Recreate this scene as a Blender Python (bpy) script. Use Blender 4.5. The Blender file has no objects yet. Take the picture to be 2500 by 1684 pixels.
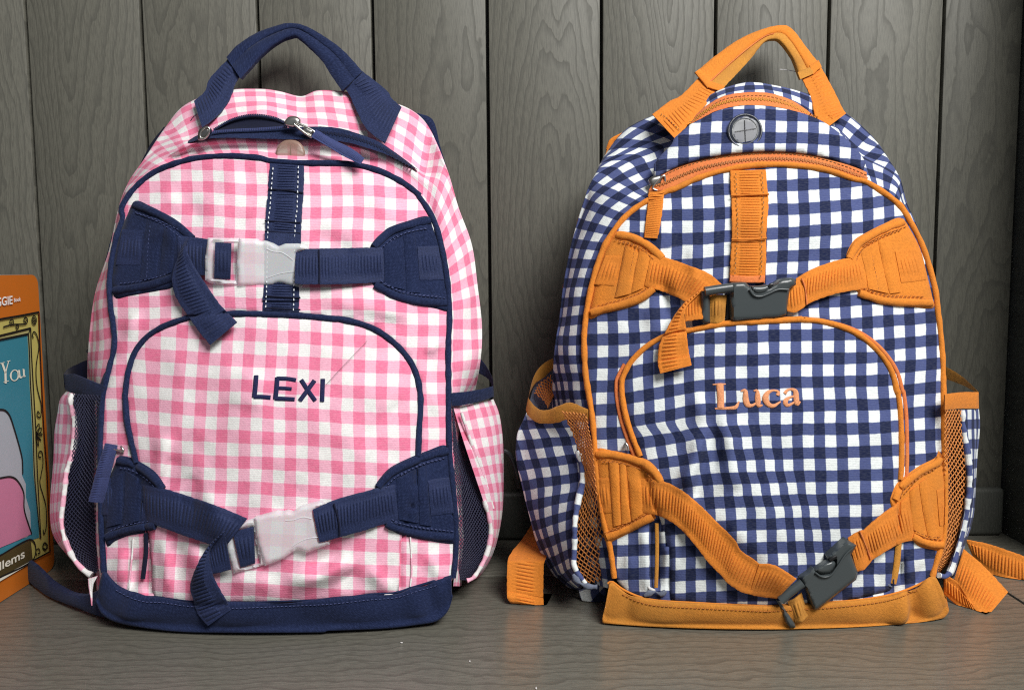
import bpy, bmesh, math, random
import numpy as np
from mathutils import Vector, Matrix, noise
from mathutils.geometry import delaunay_2d_cdt
from mathutils.bvhtree import BVHTree

# ------------------------------------------------------------------ camera, light, exposure
SC = bpy.context.scene
COL = SC.collection
FP, W, H = 2040.0, 2500.0, 1684.0          # focal length and picture size in photograph pixels
CAM = Vector((0.0, -0.92, 0.3016))
cam = bpy.data.cameras.new('camera')
cam.sensor_width = 36.0
cam.lens = 36.0 * FP / W
cam.clip_start, cam.clip_end = 0.01, 60.0
cam_o = bpy.data.objects.new('camera', cam)
COL.objects.link(cam_o)
PITCH, ROLL, YAW = math.radians(5.2), math.radians(0.45), math.radians(0.3)
CM = (Matrix.Rotation(-YAW, 4, 'Z') @ Matrix.Rotation(math.radians(90) - PITCH, 4, 'X') @ Matrix.Rotation(-ROLL, 4, 'Z'))
cam_o.matrix_world = Matrix.Translation(CAM) @ CM
SC.camera = cam_o
CM3 = np.array(CM.to_3x3())

wd = bpy.data.worlds.new('World')
SC.world = wd
wd.use_nodes = True
wd.node_tree.nodes['Background'].inputs[0].default_value = (0.86, 0.93, 1.0, 1)
wd.node_tree.nodes['Background'].inputs[1].default_value = 0.17


def area_lamp(name, loc, aim, sx, sy, power, col):
    l = bpy.data.lights.new(name, 'AREA')
    l.shape, l.size, l.size_y, l.energy, l.color = 'RECTANGLE', sx, sy, power, col
    o = bpy.data.objects.new(name, l)
    COL.objects.link(o)
    o.location = loc
    o.rotation_euler = (Vector(aim) - Vector(loc)).to_track_quat('-Z', 'Y').to_euler()
    return o


area_lamp('ceiling_lamp', (1.06, -1.80, 2.15), (0.0, -0.12, 0.2), 1.3, 1.1, 114.0, (1.0, 0.99, 0.965))
SC.view_settings.view_transform = 'Standard'
SC.view_settings.look = 'None'
SC.view_settings.exposure = 0.0
SC.view_settings.gamma = 1.0
SC.render.engine = 'CYCLES'
SC.cycles.max_bounces = 8
SC.cycles.use_denoising = False
SC.cycles.filter_width = 1.15
SC.cycles.transparent_max_bounces = 8

# ------------------------------------------------------------------ geometry helpers
U = 0.000343                                # metres per photograph pixel at the front of the bags
RNG = random.Random(7)


def dirw(px, py):
    d = np.stack([(np.asarray(px, float) - W / 2) / FP, -(np.asarray(py, float) - H / 2) / FP, -np.ones_like(np.asarray(px, float))], -1)
    return d @ CM3.T


def PY(px, py, y):
    """where the sight line of a photograph pixel meets the upright plane at depth y"""
    d = dirw(px, py)
    t = (np.asarray(y, float) - CAM.y) / d[..., 1]
    p = np.array(CAM) + d * t[..., None]
    p[..., 2] = np.maximum(p[..., 2], 0.0006)
    return p


def PX(px, py, x0, slope):
    """... meets the upright plane x = x0 + slope * y"""
    d = dirw(px, py)
    t = (x0 + slope * CAM.y - CAM.x) / (d[..., 0] - slope * d[..., 1])
    return np.array(CAM) + d * t[..., None]


def PZ(px, py, z=0.0):
    d = dirw(px, py)
    t = (z - CAM.z) / d[..., 2]
    return np.array(CAM) + d * t[..., None]


def cr(a, t):
    """Catmull-Rom through the rows of a at parameters t"""
    a = np.asarray(a, float)
    n = len(a)
    if n == 2:
        t = np.asarray(t)
        return a[0] + (a[1] - a[0]) * t.reshape((-1,) + (1,) * (a.ndim - 1))
    p = np.concatenate([[2 * a[0] - a[1]], a, [2 * a[-1] - a[-2]]])
    t = np.clip(np.asarray(t, float), 0, n - 1 - 1e-9)
    i = t.astype(int)
    f = (t - i).reshape((-1,) + (1,) * (a.ndim - 1))
    p0, p1, p2, p3 = p[i], p[i + 1], p[i + 2], p[i + 3]
    return 0.5 * (2 * p1 + (p2 - p0) * f + (2 * p0 - 5 * p1 + 4 * p2 - p3) * f * f + (3 * p1 - p0 - 3 * p2 + p3) * f ** 3)


def resample(a, step=None, n=None, closed=False, dims=2):
    a = np.asarray(a, float)
    if closed:
        a = np.concatenate([a[-2:], a, a[:3]])
        t = np.linspace(2, len(a) - 3, (len(a) - 5) * 14 + 1)
    else:
        t = np.linspace(0, len(a) - 1, (len(a) - 1) * 14 + 1)
    d = cr(a, t)
    s = np.concatenate([[0], np.cumsum(np.linalg.norm(np.diff(d[:, :dims], axis=0), axis=1))])
    if n is None:
        n = max(3, int(round(s[-1] / step)) + 1)
    ss = np.linspace(0, s[-1], n)
    out = np.stack([np.interp(ss, s, d[:, k]) for k in range(d.shape[1])], 1)
    return out[:-1] if closed else out


def lin(a, step):
    """straight-sided resample that keeps the corners"""
    out = []
    a = [np.asarray(p, float) for p in a]
    for p, q in zip(a, a[1:] + a[:1]):
        m = max(1, int(round(np.linalg.norm(q - p) / step)))
        for k in range(m):
            out.append(p + (q - p) * k / m)
    return np.array(out)


CR = {'A1': (100, 0), 'A2': (560, 0), 'A3': (100, 450), 'A4': (560, 450), 'A5': (100, 900), 'A6': (560, 900), 'A7': (0, 1167), 'A8': (700, 1167),
      'B1': (1350, 0), 'B2': (1724, 0), 'B3': (1230, 450), 'B4': (1724, 450), 'B5': (1230, 900), 'B6': (1724, 900), 'B7': (1200, 1167), 'B8': (1724, 1167)}


def K(c, *pts):
    ox, oy = CR[c]
    return [(ox + x / 3.0, oy + y / 3.0) for x, y in pts]


def inside(pts, poly):
    x, y = pts[:, 0][:, None], pts[:, 1][:, None]
    x0, y0 = poly[:, 0][None], poly[:, 1][None]
    x1, y1 = np.roll(poly[:, 0], -1)[None], np.roll(poly[:, 1], -1)[None]
    c = ((y0 > y) != (y1 > y)) & (x < (x1 - x0) * (y - y0) / np.where(y1 == y0, 1e-9, y1 - y0) + x0)
    return (c.sum(1) % 2) == 1


def edge_dist(pts, poly):
    a, b = poly, np.roll(poly, -1, 0)
    out = np.empty(len(pts))
    ab = b - a
    L = (ab ** 2).sum(1) + 1e-12
    for s in range(0, len(pts), 2000):
        p = pts[s:s + 2000]
        ap = p[:, None] - a[None]
        t = np.clip((ap * ab[None]).sum(2) / L[None], 0, 1)
        out[s:s + 2000] = np.sqrt(((ap - t[..., None] * ab[None]) ** 2).sum(2).min(1))
    return out


# ------------------------------------------------------------------ objects
def tag(o, label=None, cat=None, group=None, kind=None):
    for k, v in (('label', label), ('category', cat), ('group', group), ('kind', kind)):
        if v:
            o[k] = v
    return o


def hook(o, parent):
    if parent is not None:
        o.parent = parent
        if parent.type == 'EMPTY':
            o.matrix_parent_inverse = Matrix.Translation(-parent.location)


def empty(name, loc, parent=None):
    o = bpy.data.objects.new(name, None)
    o.empty_display_size = 0.05
    COL.objects.link(o)
    o.location = loc
    return o


def make(name, verts, faces, mat, parent=None, uv=None, smooth=True, sharp=None):
    me = bpy.data.meshes.new(name)
    me.from_pydata([tuple(v) for v in verts], [], [tuple(int(i) for i in f) for f in faces])
    if uv is not None:
        lay = me.uv_layers.new(name='UVMap')
        idx = np.empty(len(me.loops), dtype=np.int32)
        me.loops.foreach_get('vertex_index', idx)
        lay.data.foreach_set('uv', np.asarray(uv, dtype=np.float32)[idx].ravel())
    if smooth:
        me.polygons.foreach_set('use_smooth', [True] * len(me.polygons))
    me.materials.append(mat)
    me.update()
    if sharp:
        me.set_sharp_from_angle(angle=math.radians(sharp))
    o = bpy.data.objects.new(name, me)
    COL.objects.link(o)
    hook(o, parent)
    return o


def facing(verts, faces):
    """flip faces so that most of them look at the camera"""
    v = np.asarray(verts)
    f = np.asarray(faces)[:, :3]
    n = np.cross(v[f[:, 1]] - v[f[:, 0]], v[f[:, 2]] - v[f[:, 0]])
    s = (n * (np.array(CAM) - v[f[:, 0]])).sum(1)
    return [tuple(x[::-1]) for x in faces] if s.sum() < 0 else faces


def grid_faces(nu, nv, closed_u=False):
    f = []
    for i in range(nu if closed_u else nu - 1):
        i2 = (i + 1) % nu
        for j in range(nv - 1):
            f.append((i * nv + j, i2 * nv + j, i2 * nv + j + 1, i * nv + j + 1))
    return f


def prof(t):
    t = np.clip(t, 0, 1)
    return np.sqrt(np.maximum(0, 1 - (1 - t) ** 2))


def sheet(name, outline, D, mat, parent, off=0.0, h=0.0, r=12.0, res=9.0, thick=5.0, uvf=None, wr=None, soft=14.0, holes=(), smooth=True, sharp=None):
    """cloth or plate of that outline lying on the surface D (depth of each photograph pixel), its rim rounded over r, raised by h, thick pixels deep"""
    ol = np.asarray(outline, float)
    loops = [ol] + [np.asarray(q, float) for q in holes]
    lo, hi = ol.min(0), ol.max(0)
    gx, gy = np.meshgrid(np.arange(lo[0] + res * .5, hi[0], res), np.arange(lo[1] + res * .5, hi[1], res))
    g = np.stack([gx.ravel(), gy.ravel()], 1)
    g = g[inside(g, ol)]
    allb = np.concatenate(loops)
    if len(g):
        ok = edge_dist(g, ol) > res * .42
        for q in loops[1:]:
            ok &= ~inside(g, q) & (edge_dist(g, q) > res * .42)
        g = g[ok]
    rings = []
    if r > 0 and h > 0 and not holes:                      # an inner ring keeps the rounded rim even
        pass
    pts = np.concatenate([allb, g]) if len(g) else allb
    edges, k = [], 0
    for q in loops:
        n = len(q)
        edges += [(k + i, k + (i + 1) % n) for i in range(n)]
        k += n
    rv, re, rf, _, _, _ = delaunay_2d_cdt([Vector(p) for p in pts], edges, [], 1 if not holes else 1, 1e-4)
    v2 = np.array([tuple(v) for v in rv])
    fs = [tuple(f) for f in rf]
    if fs:
        cen = np.array([v2[list(f)].mean(0) for f in fs])
        keep = inside(cen, ol)
        for q in loops[1:]:
            keep &= ~inside(cen, q)
        fs = [f for f, kk in zip(fs, keep) if kk]
    d = edge_dist(v2, ol)
    for q in loops[1:]:
        d = np.minimum(d, edge_dist(v2, q))
    o = off + h * prof(d / max(r, 1e-6))
    if wr is not None:
        o = o + wr(v2[:, 0], v2[:, 1]) * np.clip(d / soft, 0, 1)
    top = PY(v2[:, 0], v2[:, 1], D(v2[:, 0], v2[:, 1]) - o * U)
    fs = facing(top, fs)
    cnt = {}
    for f in fs:
        for a, b in zip(f, f[1:] + f[:1]):
            cnt[(a, b)] = cnt.get((a, b), 0) + 1
    bd = [(a, b) for (a, b) in cnt if (b, a) not in cnt]
    m, verts = {}, [tuple(p) for p in top]
    uv = list((uvf or (lambda x, y: np.stack([x / 100, y / 100], 1)))(v2[:, 0], v2[:, 1]))
    for a, b in bd:
        for q in (a, b):
            if q not in m:
                m[q] = len(verts)
                p = np.array(top[q])
                p[1] += thick * U
                verts.append(tuple(p))
                uv.append(uv[q])
        fs.append((b, a, m[a], m[b]))
    return make(name, verts, fs, mat, parent, uv, smooth, sharp)


def ribbon(name, A, B, D, mat, parent, off=3.0, thick=3.5, ribs=None, step=6.0, m=None, crown=0.0, rel=True, hem=0.0, uvs=100.0, wave=0.0, edge_soft=1.2):
    """a strap between the edge lines A and B; off is its height above D (one number, or per control point); ribs = (from, to, period, height)"""
    A, B = np.asarray(A, float), np.asarray(B, float)
    n0 = len(A)
    of = np.asarray(off, float)
    if of.ndim == 0:
        of = np.full((n0, 2), float(of))
    elif of.ndim == 1:
        of = np.stack([of, of], 1)
    ctl = np.concatenate([A, B, of], 1)
    t = np.linspace(0, n0 - 1, (n0 - 1) * 20 + 1)
    c = cr(ctl, t)
    mid = (c[:, :2] + c[:, 2:4]) / 2
    s = np.concatenate([[0], np.cumsum(np.linalg.norm(np.diff(mid, axis=0), axis=1))])
    L = s[-1]
    st = step if not ribs else ribs[2] / 7.0
    n = max(4, int(L / st) + 1)
    ss = np.linspace(0, L, n)
    c = np.stack([np.interp(ss, s, c[:, k]) for k in range(6)], 1)
    if ribs:
        c0, c1 = ribs[0], ribs[1]
        q = np.array([0, .03, .09, c0 - .05, c0, (c0 + c1) / 2, c1, c1 + .05, .91, .97, 1.0])
        rz = np.array([0, 0, 0, 0, 1, 1, 1, 0, 0, 0, 0.])
    else:
        q = np.linspace(0, 1, m or 7)
        rz = np.zeros(len(q))
    ez = np.array([-edge_soft if (x == 0 or x == 1) else 0 for x in q])
    V, UVs = [], []
    wid = np.linalg.norm(c[:, 2:4] - c[:, :2], axis=1)
    ph = RNG.random() * 50
    for j, x in enumerate(q):
        p = c[:, :2] * (1 - x) + c[:, 2:4] * x
        o = c[:, 4] * (1 - x) + c[:, 5] * x + ez[j] + crown * (1 - (2 * x - 1) ** 2)
        if wave:
            o = o + wave * np.array([noise.noise(Vector((ph + a / 40, x * 1.5, ph))) for a in ss])
        if x in (0, 1):
            e = np.array([noise.noise(Vector((ph + a / 9, x * 9, 3.1))) for a in ss]) * 1.1
            p = p + (c[:, 2:4] - c[:, :2]) / (wid[:, None] + 1e-6) * e[:, None] * (1 if x else -1)
        if ribs:
            rib = 1.6 * np.abs(np.sin(math.pi * ss / ribs[2])) ** 0.55
            fade = np.clip(np.minimum(ss, L - ss) / 10.0, 0, 1)
            o = o + rz[j] * (ribs[3] * rib - ribs[3] * .5) * fade
        o = o + hem * np.clip((ss - (L - 26)) / 2.0, 0, 1)
        if rel:
            Y = D(p[:, 0], p[:, 1]) - o * U
        else:
            Y = c[:, 4] * (1 - x) + c[:, 5] * x - (ez[j] + crown * (1 - (2 * x - 1) ** 2)) * U
            if ribs:
                Y = Y - rz[j] * ribs[3] * (rib - .5) * fade * U
        V.append(PY(p[:, 0], p[:, 1], Y))
        UVs.append(np.stack([ss / uvs, x * wid / uvs], 1))
    mq = len(q)
    top = np.stack(V, 1)                                     # n, mq, 3
    bot = top + np.array([0, thick * U, 0])
    verts = np.concatenate([top.reshape(-1, 3), bot.reshape(-1, 3)])
    f = grid_faces(n, mq)
    f = facing(verts, f)
    fl = f[0] == grid_faces(n, mq)[0]
    N = n * mq
    back = [tuple(N + i for i in x[::-1]) for x in f]
    side = []
    loop = [i * mq for i in range(n)] + [(n - 1) * mq + j for j in range(1, mq)] + [i * mq + mq - 1 for i in range(n - 2, -1, -1)] + [j for j in range(mq - 2, 0, -1)]
    for a, b in zip(loop, loop[1:] + loop[:1]):
        side.append((a, b, N + b, N + a) if not fl else (b, a, N + a, N + b))
    uv = np.stack(UVs, 1).reshape(-1, 2)
    return make(name, verts, f + back + side, mat, parent, np.concatenate([uv, uv]), True, 50)


def tube(name, pts, D, mat, parent, rad=7.0, flat=1.0, step=7.0, sec=10, rel=True, closed=False, uvs=100.0, jit=0.0, spline=True):
    """cord along (px, py, off[, radius]); flat < 1 presses it towards the surface"""
    a = np.asarray(pts, float)
    if a.shape[1] == 2:
        a = np.concatenate([a, np.zeros((len(a), 1))], 1)
    if a.shape[1] == 3:
        a = np.concatenate([a, np.full((len(a), 1), rad)], 1)
    c = resample(a, step, closed=closed) if spline else resample(lin(a, step) if closed else a, step)
    n = len(c)
    Y = (D(c[:, 0], c[:, 1]) - c[:, 2] * U) if rel else c[:, 2]
    P = PY(c[:, 0], c[:, 1], Y)
    T = np.gradient(P, axis=0) if not closed else np.roll(P, -1, 0) - np.roll(P, 1, 0)
    T /= np.linalg.norm(T, axis=1)[:, None] + 1e-12
    up = np.array([0, -1.0, 0.12])
    Nn = up - T * (T @ up)[:, None]
    Nn /= np.linalg.norm(Nn, axis=1)[:, None] + 1e-9
    Bn = np.cross(T, Nn)
    sc = (Y - CAM.y) / FP
    V, uv = [], []
    s = np.concatenate([[0], np.cumsum(np.linalg.norm(np.diff(c[:, :2], axis=0), axis=1))])
    for i in range(n):
        rr = c[i, 3] * sc[i] * (1 + jit * noise.noise(Vector((s[i] / 20, rad, 1.7))))
        for k in range(sec):
            an = 2 * math.pi * k / sec
            V.append(P[i] + Bn[i] * rr * math.cos(an) + Nn[i] * rr * flat * math.sin(an))
            uv.append((s[i] / uvs, k / sec * 6.28 * c[i, 3] / uvs))
    f = []
    for i in range(n if closed else n - 1):
        i2 = (i + 1) % n
        for k in range(sec):
            k2 = (k + 1) % sec
            f.append((i * sec + k, i2 * sec + k, i2 * sec + k2, i * sec + k2))
    if not closed:
        f += [tuple(range(sec)), tuple((n - 1) * sec + k for k in range(sec - 1, -1, -1))]
    return make(name, V, f, mat, parent, uv, True, 60)


def patch(ctrl, nu, nv):
    """bicubic surface through a grid of (px, py, depth): rows across, columns along -> points (nu along, nv across)"""
    c = np.asarray(ctrl, float)
    w = PY(c[..., 0], c[..., 1], c[..., 2])
    a = cr(w, np.linspace(0, w.shape[0] - 1, nv))            # nv, C, 3
    b = cr(a.transpose(1, 0, 2), np.linspace(0, w.shape[1] - 1, nu))
    return b


def cloth_patch(name, ctrl, nu, nv, mat, parent, period=0.019, ang=0.0, uv0=(0, 0), bump=None, thick=0.0, face=True, vcol=True):
    g = patch(ctrl, nu, nv)
    du = np.linalg.norm(np.diff(g, axis=0), axis=2).mean(1)
    u = np.concatenate([[0], np.cumsum(du)])
    dv = np.linalg.norm(np.diff(g, axis=1), axis=2)
    v = np.concatenate([np.zeros((nu, 1)), np.cumsum(dv, 1)], 1)
    uu = np.repeat(u[:, None], nv, 1) / period
    vv = v / period
    ca, sa = math.cos(ang), math.sin(ang)
    uv = np.stack([uu * ca - vv * sa + uv0[0], uu * sa + vv * ca + uv0[1]], 2).reshape(-1, 2)
    if bump:
        nrm = np.cross(np.gradient(g, axis=0), np.gradient(g, axis=1))
        nrm /= np.linalg.norm(nrm, axis=2)[..., None] + 1e-12
        b = np.array([[bump(u[i], v[i, j], i / (nu - 1), j / (nv - 1)) for j in range(nv)] for i in range(nu)])
        g = g - nrm * np.sign((nrm[..., 1].mean()) or 1) * -1 * -b[..., None]
    f = facing(g.reshape(-1, 3), grid_faces(nu, nv)) if face else grid_faces(nu, nv)
    return make(name, g.reshape(-1, 3), f, mat, parent, uv)


def net(name, ctrl, nu, nv, mat, parent, rad=0.0006, push=0.0):
    """knitted mesh: a lattice of real strands with open diamond holes on a patch"""
    w = patch(ctrl, nu * 2 + 1, nv * 2 + 1)
    w = w + np.array([0, -push, 0])
    V, F = [], []

    def strand(p, q, r):
        d = q - p
        L = np.linalg.norm(d)
        if L < 1e-6:
            return
        d = d / L
        a = np.cross(d, [0.1, 1, 0.05])
        a /= np.linalg.norm(a) + 1e-9
        b = np.cross(d, a)
        k = len(V)
        for e in (p - d * r * .5, q + d * r * .5):
            V.extend([e + a * r, e + b * r * .7, e - a * r, e - b * r * .7])
        for i in range(4):
            j = (i + 1) % 4
            F.append((k + i, k + j, k + 4 + j, k + 4 + i))
    for i in range(nu):
        for j in range(nv * 2):
            a = 2 * i + (j % 2)
            b = 2 * i + ((j + 1) % 2)
            p, q = w[a, j], w[b, j + 1]
            jj = Vector((i * .37, j * .53, 2.0))
            dx = np.array(noise.noise_vector(jj)) * rad * .8
            strand(p + dx, q + dx, rad * (1 + .3 * noise.noise(jj * 3)))
            if a + 1 < w.shape[0]:
                a2 = 2 * i + 2 - (j % 2)
                b2 = 2 * i + 2 - ((j + 1) % 2)
                strand(w[a2, j] + dx, w[b2, j + 1] + dx, rad)
    return make(name, V, F, mat, parent, np.zeros((len(V), 2)), True)


def surf_of(objs, fallback):
    """depth of the things already built, looked up along each sight line"""
    V, F = [], []
    for o in objs:
        k = len(V)
        V += [v.co.copy() for v in o.data.vertices]
        F += [tuple(k + i for i in p.vertices) for p in o.data.polygons]
    bv = BVHTree.FromPolygons(V, F)

    def D(px, py):
        px, py = np.asarray(px, float), np.asarray(py, float)
        d = dirw(px, py)
        fb = fallback(px, py)
        out = np.array(fb, float).reshape(px.shape).copy()
        flat = d.reshape(-1, 3)
        o1 = out.reshape(-1)
        for i in range(len(flat)):
            h = bv.ray_cast(CAM, Vector(flat[i]).normalized())
            if h[0] is not None:
                o1[i] = h[0].y
        return o1.reshape(px.shape)
    return D


def box_mesh(name, lo, hi, mat, parent=None, bevel=0.0, seg=2, rot=None):
    bm = bmesh.new()
    bmesh.ops.create_cube(bm, size=1.0)
    lo, hi = Vector(lo), Vector(hi)
    for v in bm.verts:
        v.co = Vector(((v.co.x + .5) * (hi.x - lo.x) + lo.x, (v.co.y + .5) * (hi.y - lo.y) + lo.y, (v.co.z + .5) * (hi.z - lo.z) + lo.z))
    if bevel:
        bmesh.ops.bevel(bm, geom=list(bm.edges), offset=bevel, segments=seg, profile=.5, affect='EDGES')
    me = bpy.data.meshes.new(name)
    bm.to_mesh(me)
    bm.free()
    me.polygons.foreach_set('use_smooth', [True] * len(me.polygons))
    me.set_sharp_from_angle(angle=math.radians(40))
    me.materials.append(mat)
    o = bpy.data.objects.new(name, me)
    COL.objects.link(o)
    hook(o, parent)
    return o


# ------------------------------------------------------------------ materials
class NT:
    def __init__(s, name):
        s.m = bpy.data.materials.new(name)
        s.m.use_nodes = True
        s.t = s.m.node_tree
        s.p = s.t.nodes['Principled BSDF']

    def n(s, kind, ins=None, **kw):
        nd = s.t.nodes.new('ShaderNode' + kind)
        for k, v in kw.items():
            setattr(nd, k, v)
        for k, v in (ins or {}).items():
            s.put(nd.inputs[k], v)
        return nd

    def put(s, sock, v):
        if hasattr(v, 'bl_idname') and hasattr(v, 'outputs'):
            v = v.outputs[0]
        if isinstance(v, bpy.types.NodeSocket):
            s.t.links.new(v, sock)
        else:
            sock.default_value = v

    def math(s, op, a, b=0.0, c=None):
        ins = {0: a, 1: b}
        if c is not None:
            ins[2] = c
        return s.n('Math', ins, operation=op).outputs[0]

    def mix(s, f, a, b, mode='MIX'):
        nd = s.n('Mix', data_type='RGBA', blend_type=mode)
        s.put(nd.inputs[0], f)
        s.put(nd.inputs[6], a if not isinstance(a, tuple) else a + ((1,) if len(a) == 3 else ()))
        s.put(nd.inputs[7], b if not isinstance(b, tuple) else b + ((1,) if len(b) == 3 else ()))
        return nd.outputs[2]

    def ramp(s, f, stops):
        nd = s.n('ValToRGB', {0: f})
        e = nd.color_ramp.elements
        while len(e) < len(stops):
            e.new(0.5)
        for q, (p, c) in zip(e, stops):
            q.position = p
            q.color = (c, c, c, 1) if not isinstance(c, tuple) else c + ((1,) if len(c) == 3 else ())
        return nd.outputs[0]

    def noise(s, vec, scale, detail=2.0, rough=.5, dist=0.0):
        return s.n('TexNoise', {'Vector': vec, 'Scale': scale, 'Detail': detail, 'Roughness': rough, 'Distortion': dist}).outputs[0]

    def bump(s, hgt, strength, dist=0.001, prev=None):
        ins = {'Height': hgt, 'Strength': strength, 'Distance': dist}
        if prev is not None:
            ins['Normal'] = prev
        return s.n('Bump', ins).outputs[0]

    def out(s, **kw):
        names = {'col': 'Base Color', 'rough': 'Roughness', 'nrm': 'Normal', 'metal': 'Metallic', 'sheen': 'Sheen Weight', 'spec': 'Specular IOR Level', 'coat': 'Coat Weight',
                 'coatr': 'Coat Roughness', 'trans': 'Transmission Weight', 'ior': 'IOR', 'sub': 'Subsurface Weight', 'alpha': 'Alpha'}
        for k, v in kw.items():
            if k == 'col' and isinstance(v, tuple) and len(v) == 3:
                v = v + (1,)
            s.put(s.p.inputs[names[k]], v)
        return s.m


def gingham(name, white, mid, dark, dirt=(0.45, 0.40, 0.33), dirt_amt=.35, line=.12, yarn_amt=.16):
    n = NT(name)
    tc = n.n('TexCoord')
    uv = tc.outputs['UV']
    ob = tc.outputs['Object']
    wob = n.noise(uv, 3.5, 2)
    sep = n.n('SeparateXYZ', {0: uv})
    thr = n.noise(ob, 2500.0, 2)
    fr = []
    for k in (0, 1):
        x = n.math('ADD', sep.outputs[k], n.math('MULTIPLY', n.math('SUBTRACT', wob, .5), .05))
        sway = n.noise(n.n('Mapping', {0: uv, 1: (k * 13.7, k * 5.1, 0)}), .55, 2)
        x = n.math('ADD', x, n.math('MULTIPLY', n.math('SUBTRACT', sway, .5), .13))
        x = n.math('ADD', x, n.math('MULTIPLY', n.math('SUBTRACT', thr, .5), .035))
        f = n.math('FRACT', x)
        tri = n.math('ABSOLUTE', n.math('SUBTRACT', f, .25))       # 0 .. .25 inside a white band (f in 0..0.5), seamless to the far side
        tri = n.math('MINIMUM', tri, n.math('ABSOLUTE', n.math('SUBTRACT', f, 1.25)))
        fr.append(n.n('MapRange', {0: tri, 1: .235, 2: .265, 3: 0.0, 4: 1.0}).outputs[0])
    a, b = fr
    c = n.mix(a, white, mid)
    c2 = n.mix(a, mid, dark)
    col = n.mix(b, c, c2)
    # woven rib lines across every other band and thread mottling
    rib = n.n('TexWave', {'Vector': uv, 'Scale': 4.4, 'Distortion': .4, 'Detail': 1.0}, wave_type='BANDS', bands_direction='Y').outputs[1]
    thread = n.ramp(n.noise(ob, 640.0, 3, .65), [(.36, 1.0), (.62, 0.0)])
    yarn = n.ramp(n.n('TexNoise', {'Vector': n.n('Mapping', {0: uv, 3: (5.0, 30.0, 1)}), 'Scale': 1.0, 'Detail': 2.0}).outputs[0], [(.40, 0.0), (.66, 1.0)])
    col = n.mix(n.math('MULTIPLY', yarn, yarn_amt), col, n.mix(.6, col, white))
    col = n.mix(n.math('MULTIPLY', n.math('SUBTRACT', 1.0, rib), line), col, n.mix(1.0, col, mid, 'MULTIPLY'))
    col = n.mix(n.math('MULTIPLY', thread, .28), col, n.mix(1.0, col, (.55, .55, .58), 'MULTIPLY'))
    d1 = n.ramp(n.noise(ob, 9.0, 5, .62), [(.5, 0.0), (.75, 1.0)])
    col = n.mix(n.math('MULTIPLY', d1, dirt_amt), col, n.mix(1.0, col, tuple(.45 + .55 * q for q in dirt), 'MULTIPLY'))
    spot = n.ramp(n.noise(ob, 95.0, 2, .5), [(.70, 0.0), (.78, 1.0)])
    col = n.mix(n.math('MULTIPLY', spot, dirt_amt * .5), col, n.mix(1.0, col, (.62, .58, .52), 'MULTIPLY'))
    tw = n.n('TexWave', {'Vector': n.n('Mapping', {0: uv, 2: (0, 0, .9)}), 'Scale': 7.0, 'Distortion': .3}, bands_direction='X').outputs[1]
    hgt = n.math('ADD', n.math('MULTIPLY', rib, .5), n.math('ADD', n.math('MULTIPLY', tw, .35), n.math('MULTIPLY', thread, .8)))
    b1 = n.bump(n.noise(ob, 42.0, 3, .5), .35, .004)
    return n.out(col=col, rough=.88, spec=.15, sheen=.05, nrm=n.bump(hgt, .20, .0006, b1))


def fabric(name, col, var=.35, worn=None, worn_amt=.5, fine=8.0, ang=.8, rough=.88, strength=.32, sheen=.06, hi=None, spec=.16):
    n = NT(name)
    tc = n.n('TexCoord')
    uv, ob = tc.outputs['UV'], tc.outputs['Object']
    tw = n.n('TexNoise', {'Vector': n.n('Mapping', {0: n.n('Mapping', {0: uv, 2: (0, 0, ang)}), 3: (fine * 5.0, fine * 1.6, 1)}), 'Scale': 1.0, 'Detail': 2.0, 'Roughness': .6}).outputs[0]
    tw = n.n('MapRange', {0: tw, 1: .30, 2: .70, 3: 0.0, 4: 1.0}).outputs[0]
    th = n.noise(ob, 620.0, 3, .6)
    big = n.noise(ob, 26.0, 4, .6)
    c = n.mix(n.math('MULTIPLY', n.math('SUBTRACT', 1.0, tw), var), col, tuple(q * .40 for q in col))
    c = n.mix(n.math('MULTIPLY', n.ramp(th, [(.35, 1.0), (.62, 0.0)]), .32), c, n.mix(1.0, c, (.42, .42, .45), 'MULTIPLY'))
    if hi:
        c = n.mix(n.math('MULTIPLY', n.ramp(tw, [(.40, 0.0), (1.0, 1.0)]), .42), c, hi)
    if worn:
        w = n.ramp(big, [(.45, 0.0), (.72, 1.0)])
        c = n.mix(n.math('MULTIPLY', w, worn_amt), c, worn)
    hgt = n.math('ADD', n.math('MULTIPLY', tw, .7), n.math('MULTIPLY', th, .8))
    b1 = n.bump(n.noise(ob, 70.0, 3), .3, .002)
    return n.out(col=c, rough=rough, spec=spec, sheen=sheen, nrm=n.bump(hgt, strength, .0007, b1))


def plain(name, col, rough=.5, bump_s=0.0, bump_scale=900.0, **kw):
    n = NT(name)
    ob = n.n('TexCoord').outputs['Object']
    f = n.noise(ob, 60.0, 4, .6)
    c = n.mix(n.math('MULTIPLY', f, .22), col, tuple(q * .6 for q in col))
    k = dict(col=c, rough=n.math('ADD', rough, n.math('MULTIPLY', n.math('SUBTRACT', f, .5), .18)))
    if bump_s:
        k['nrm'] = n.bump(n.noise(ob, bump_scale, 2), bump_s, .0004)
    k.update(kw)
    return n.out(**k)


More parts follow.
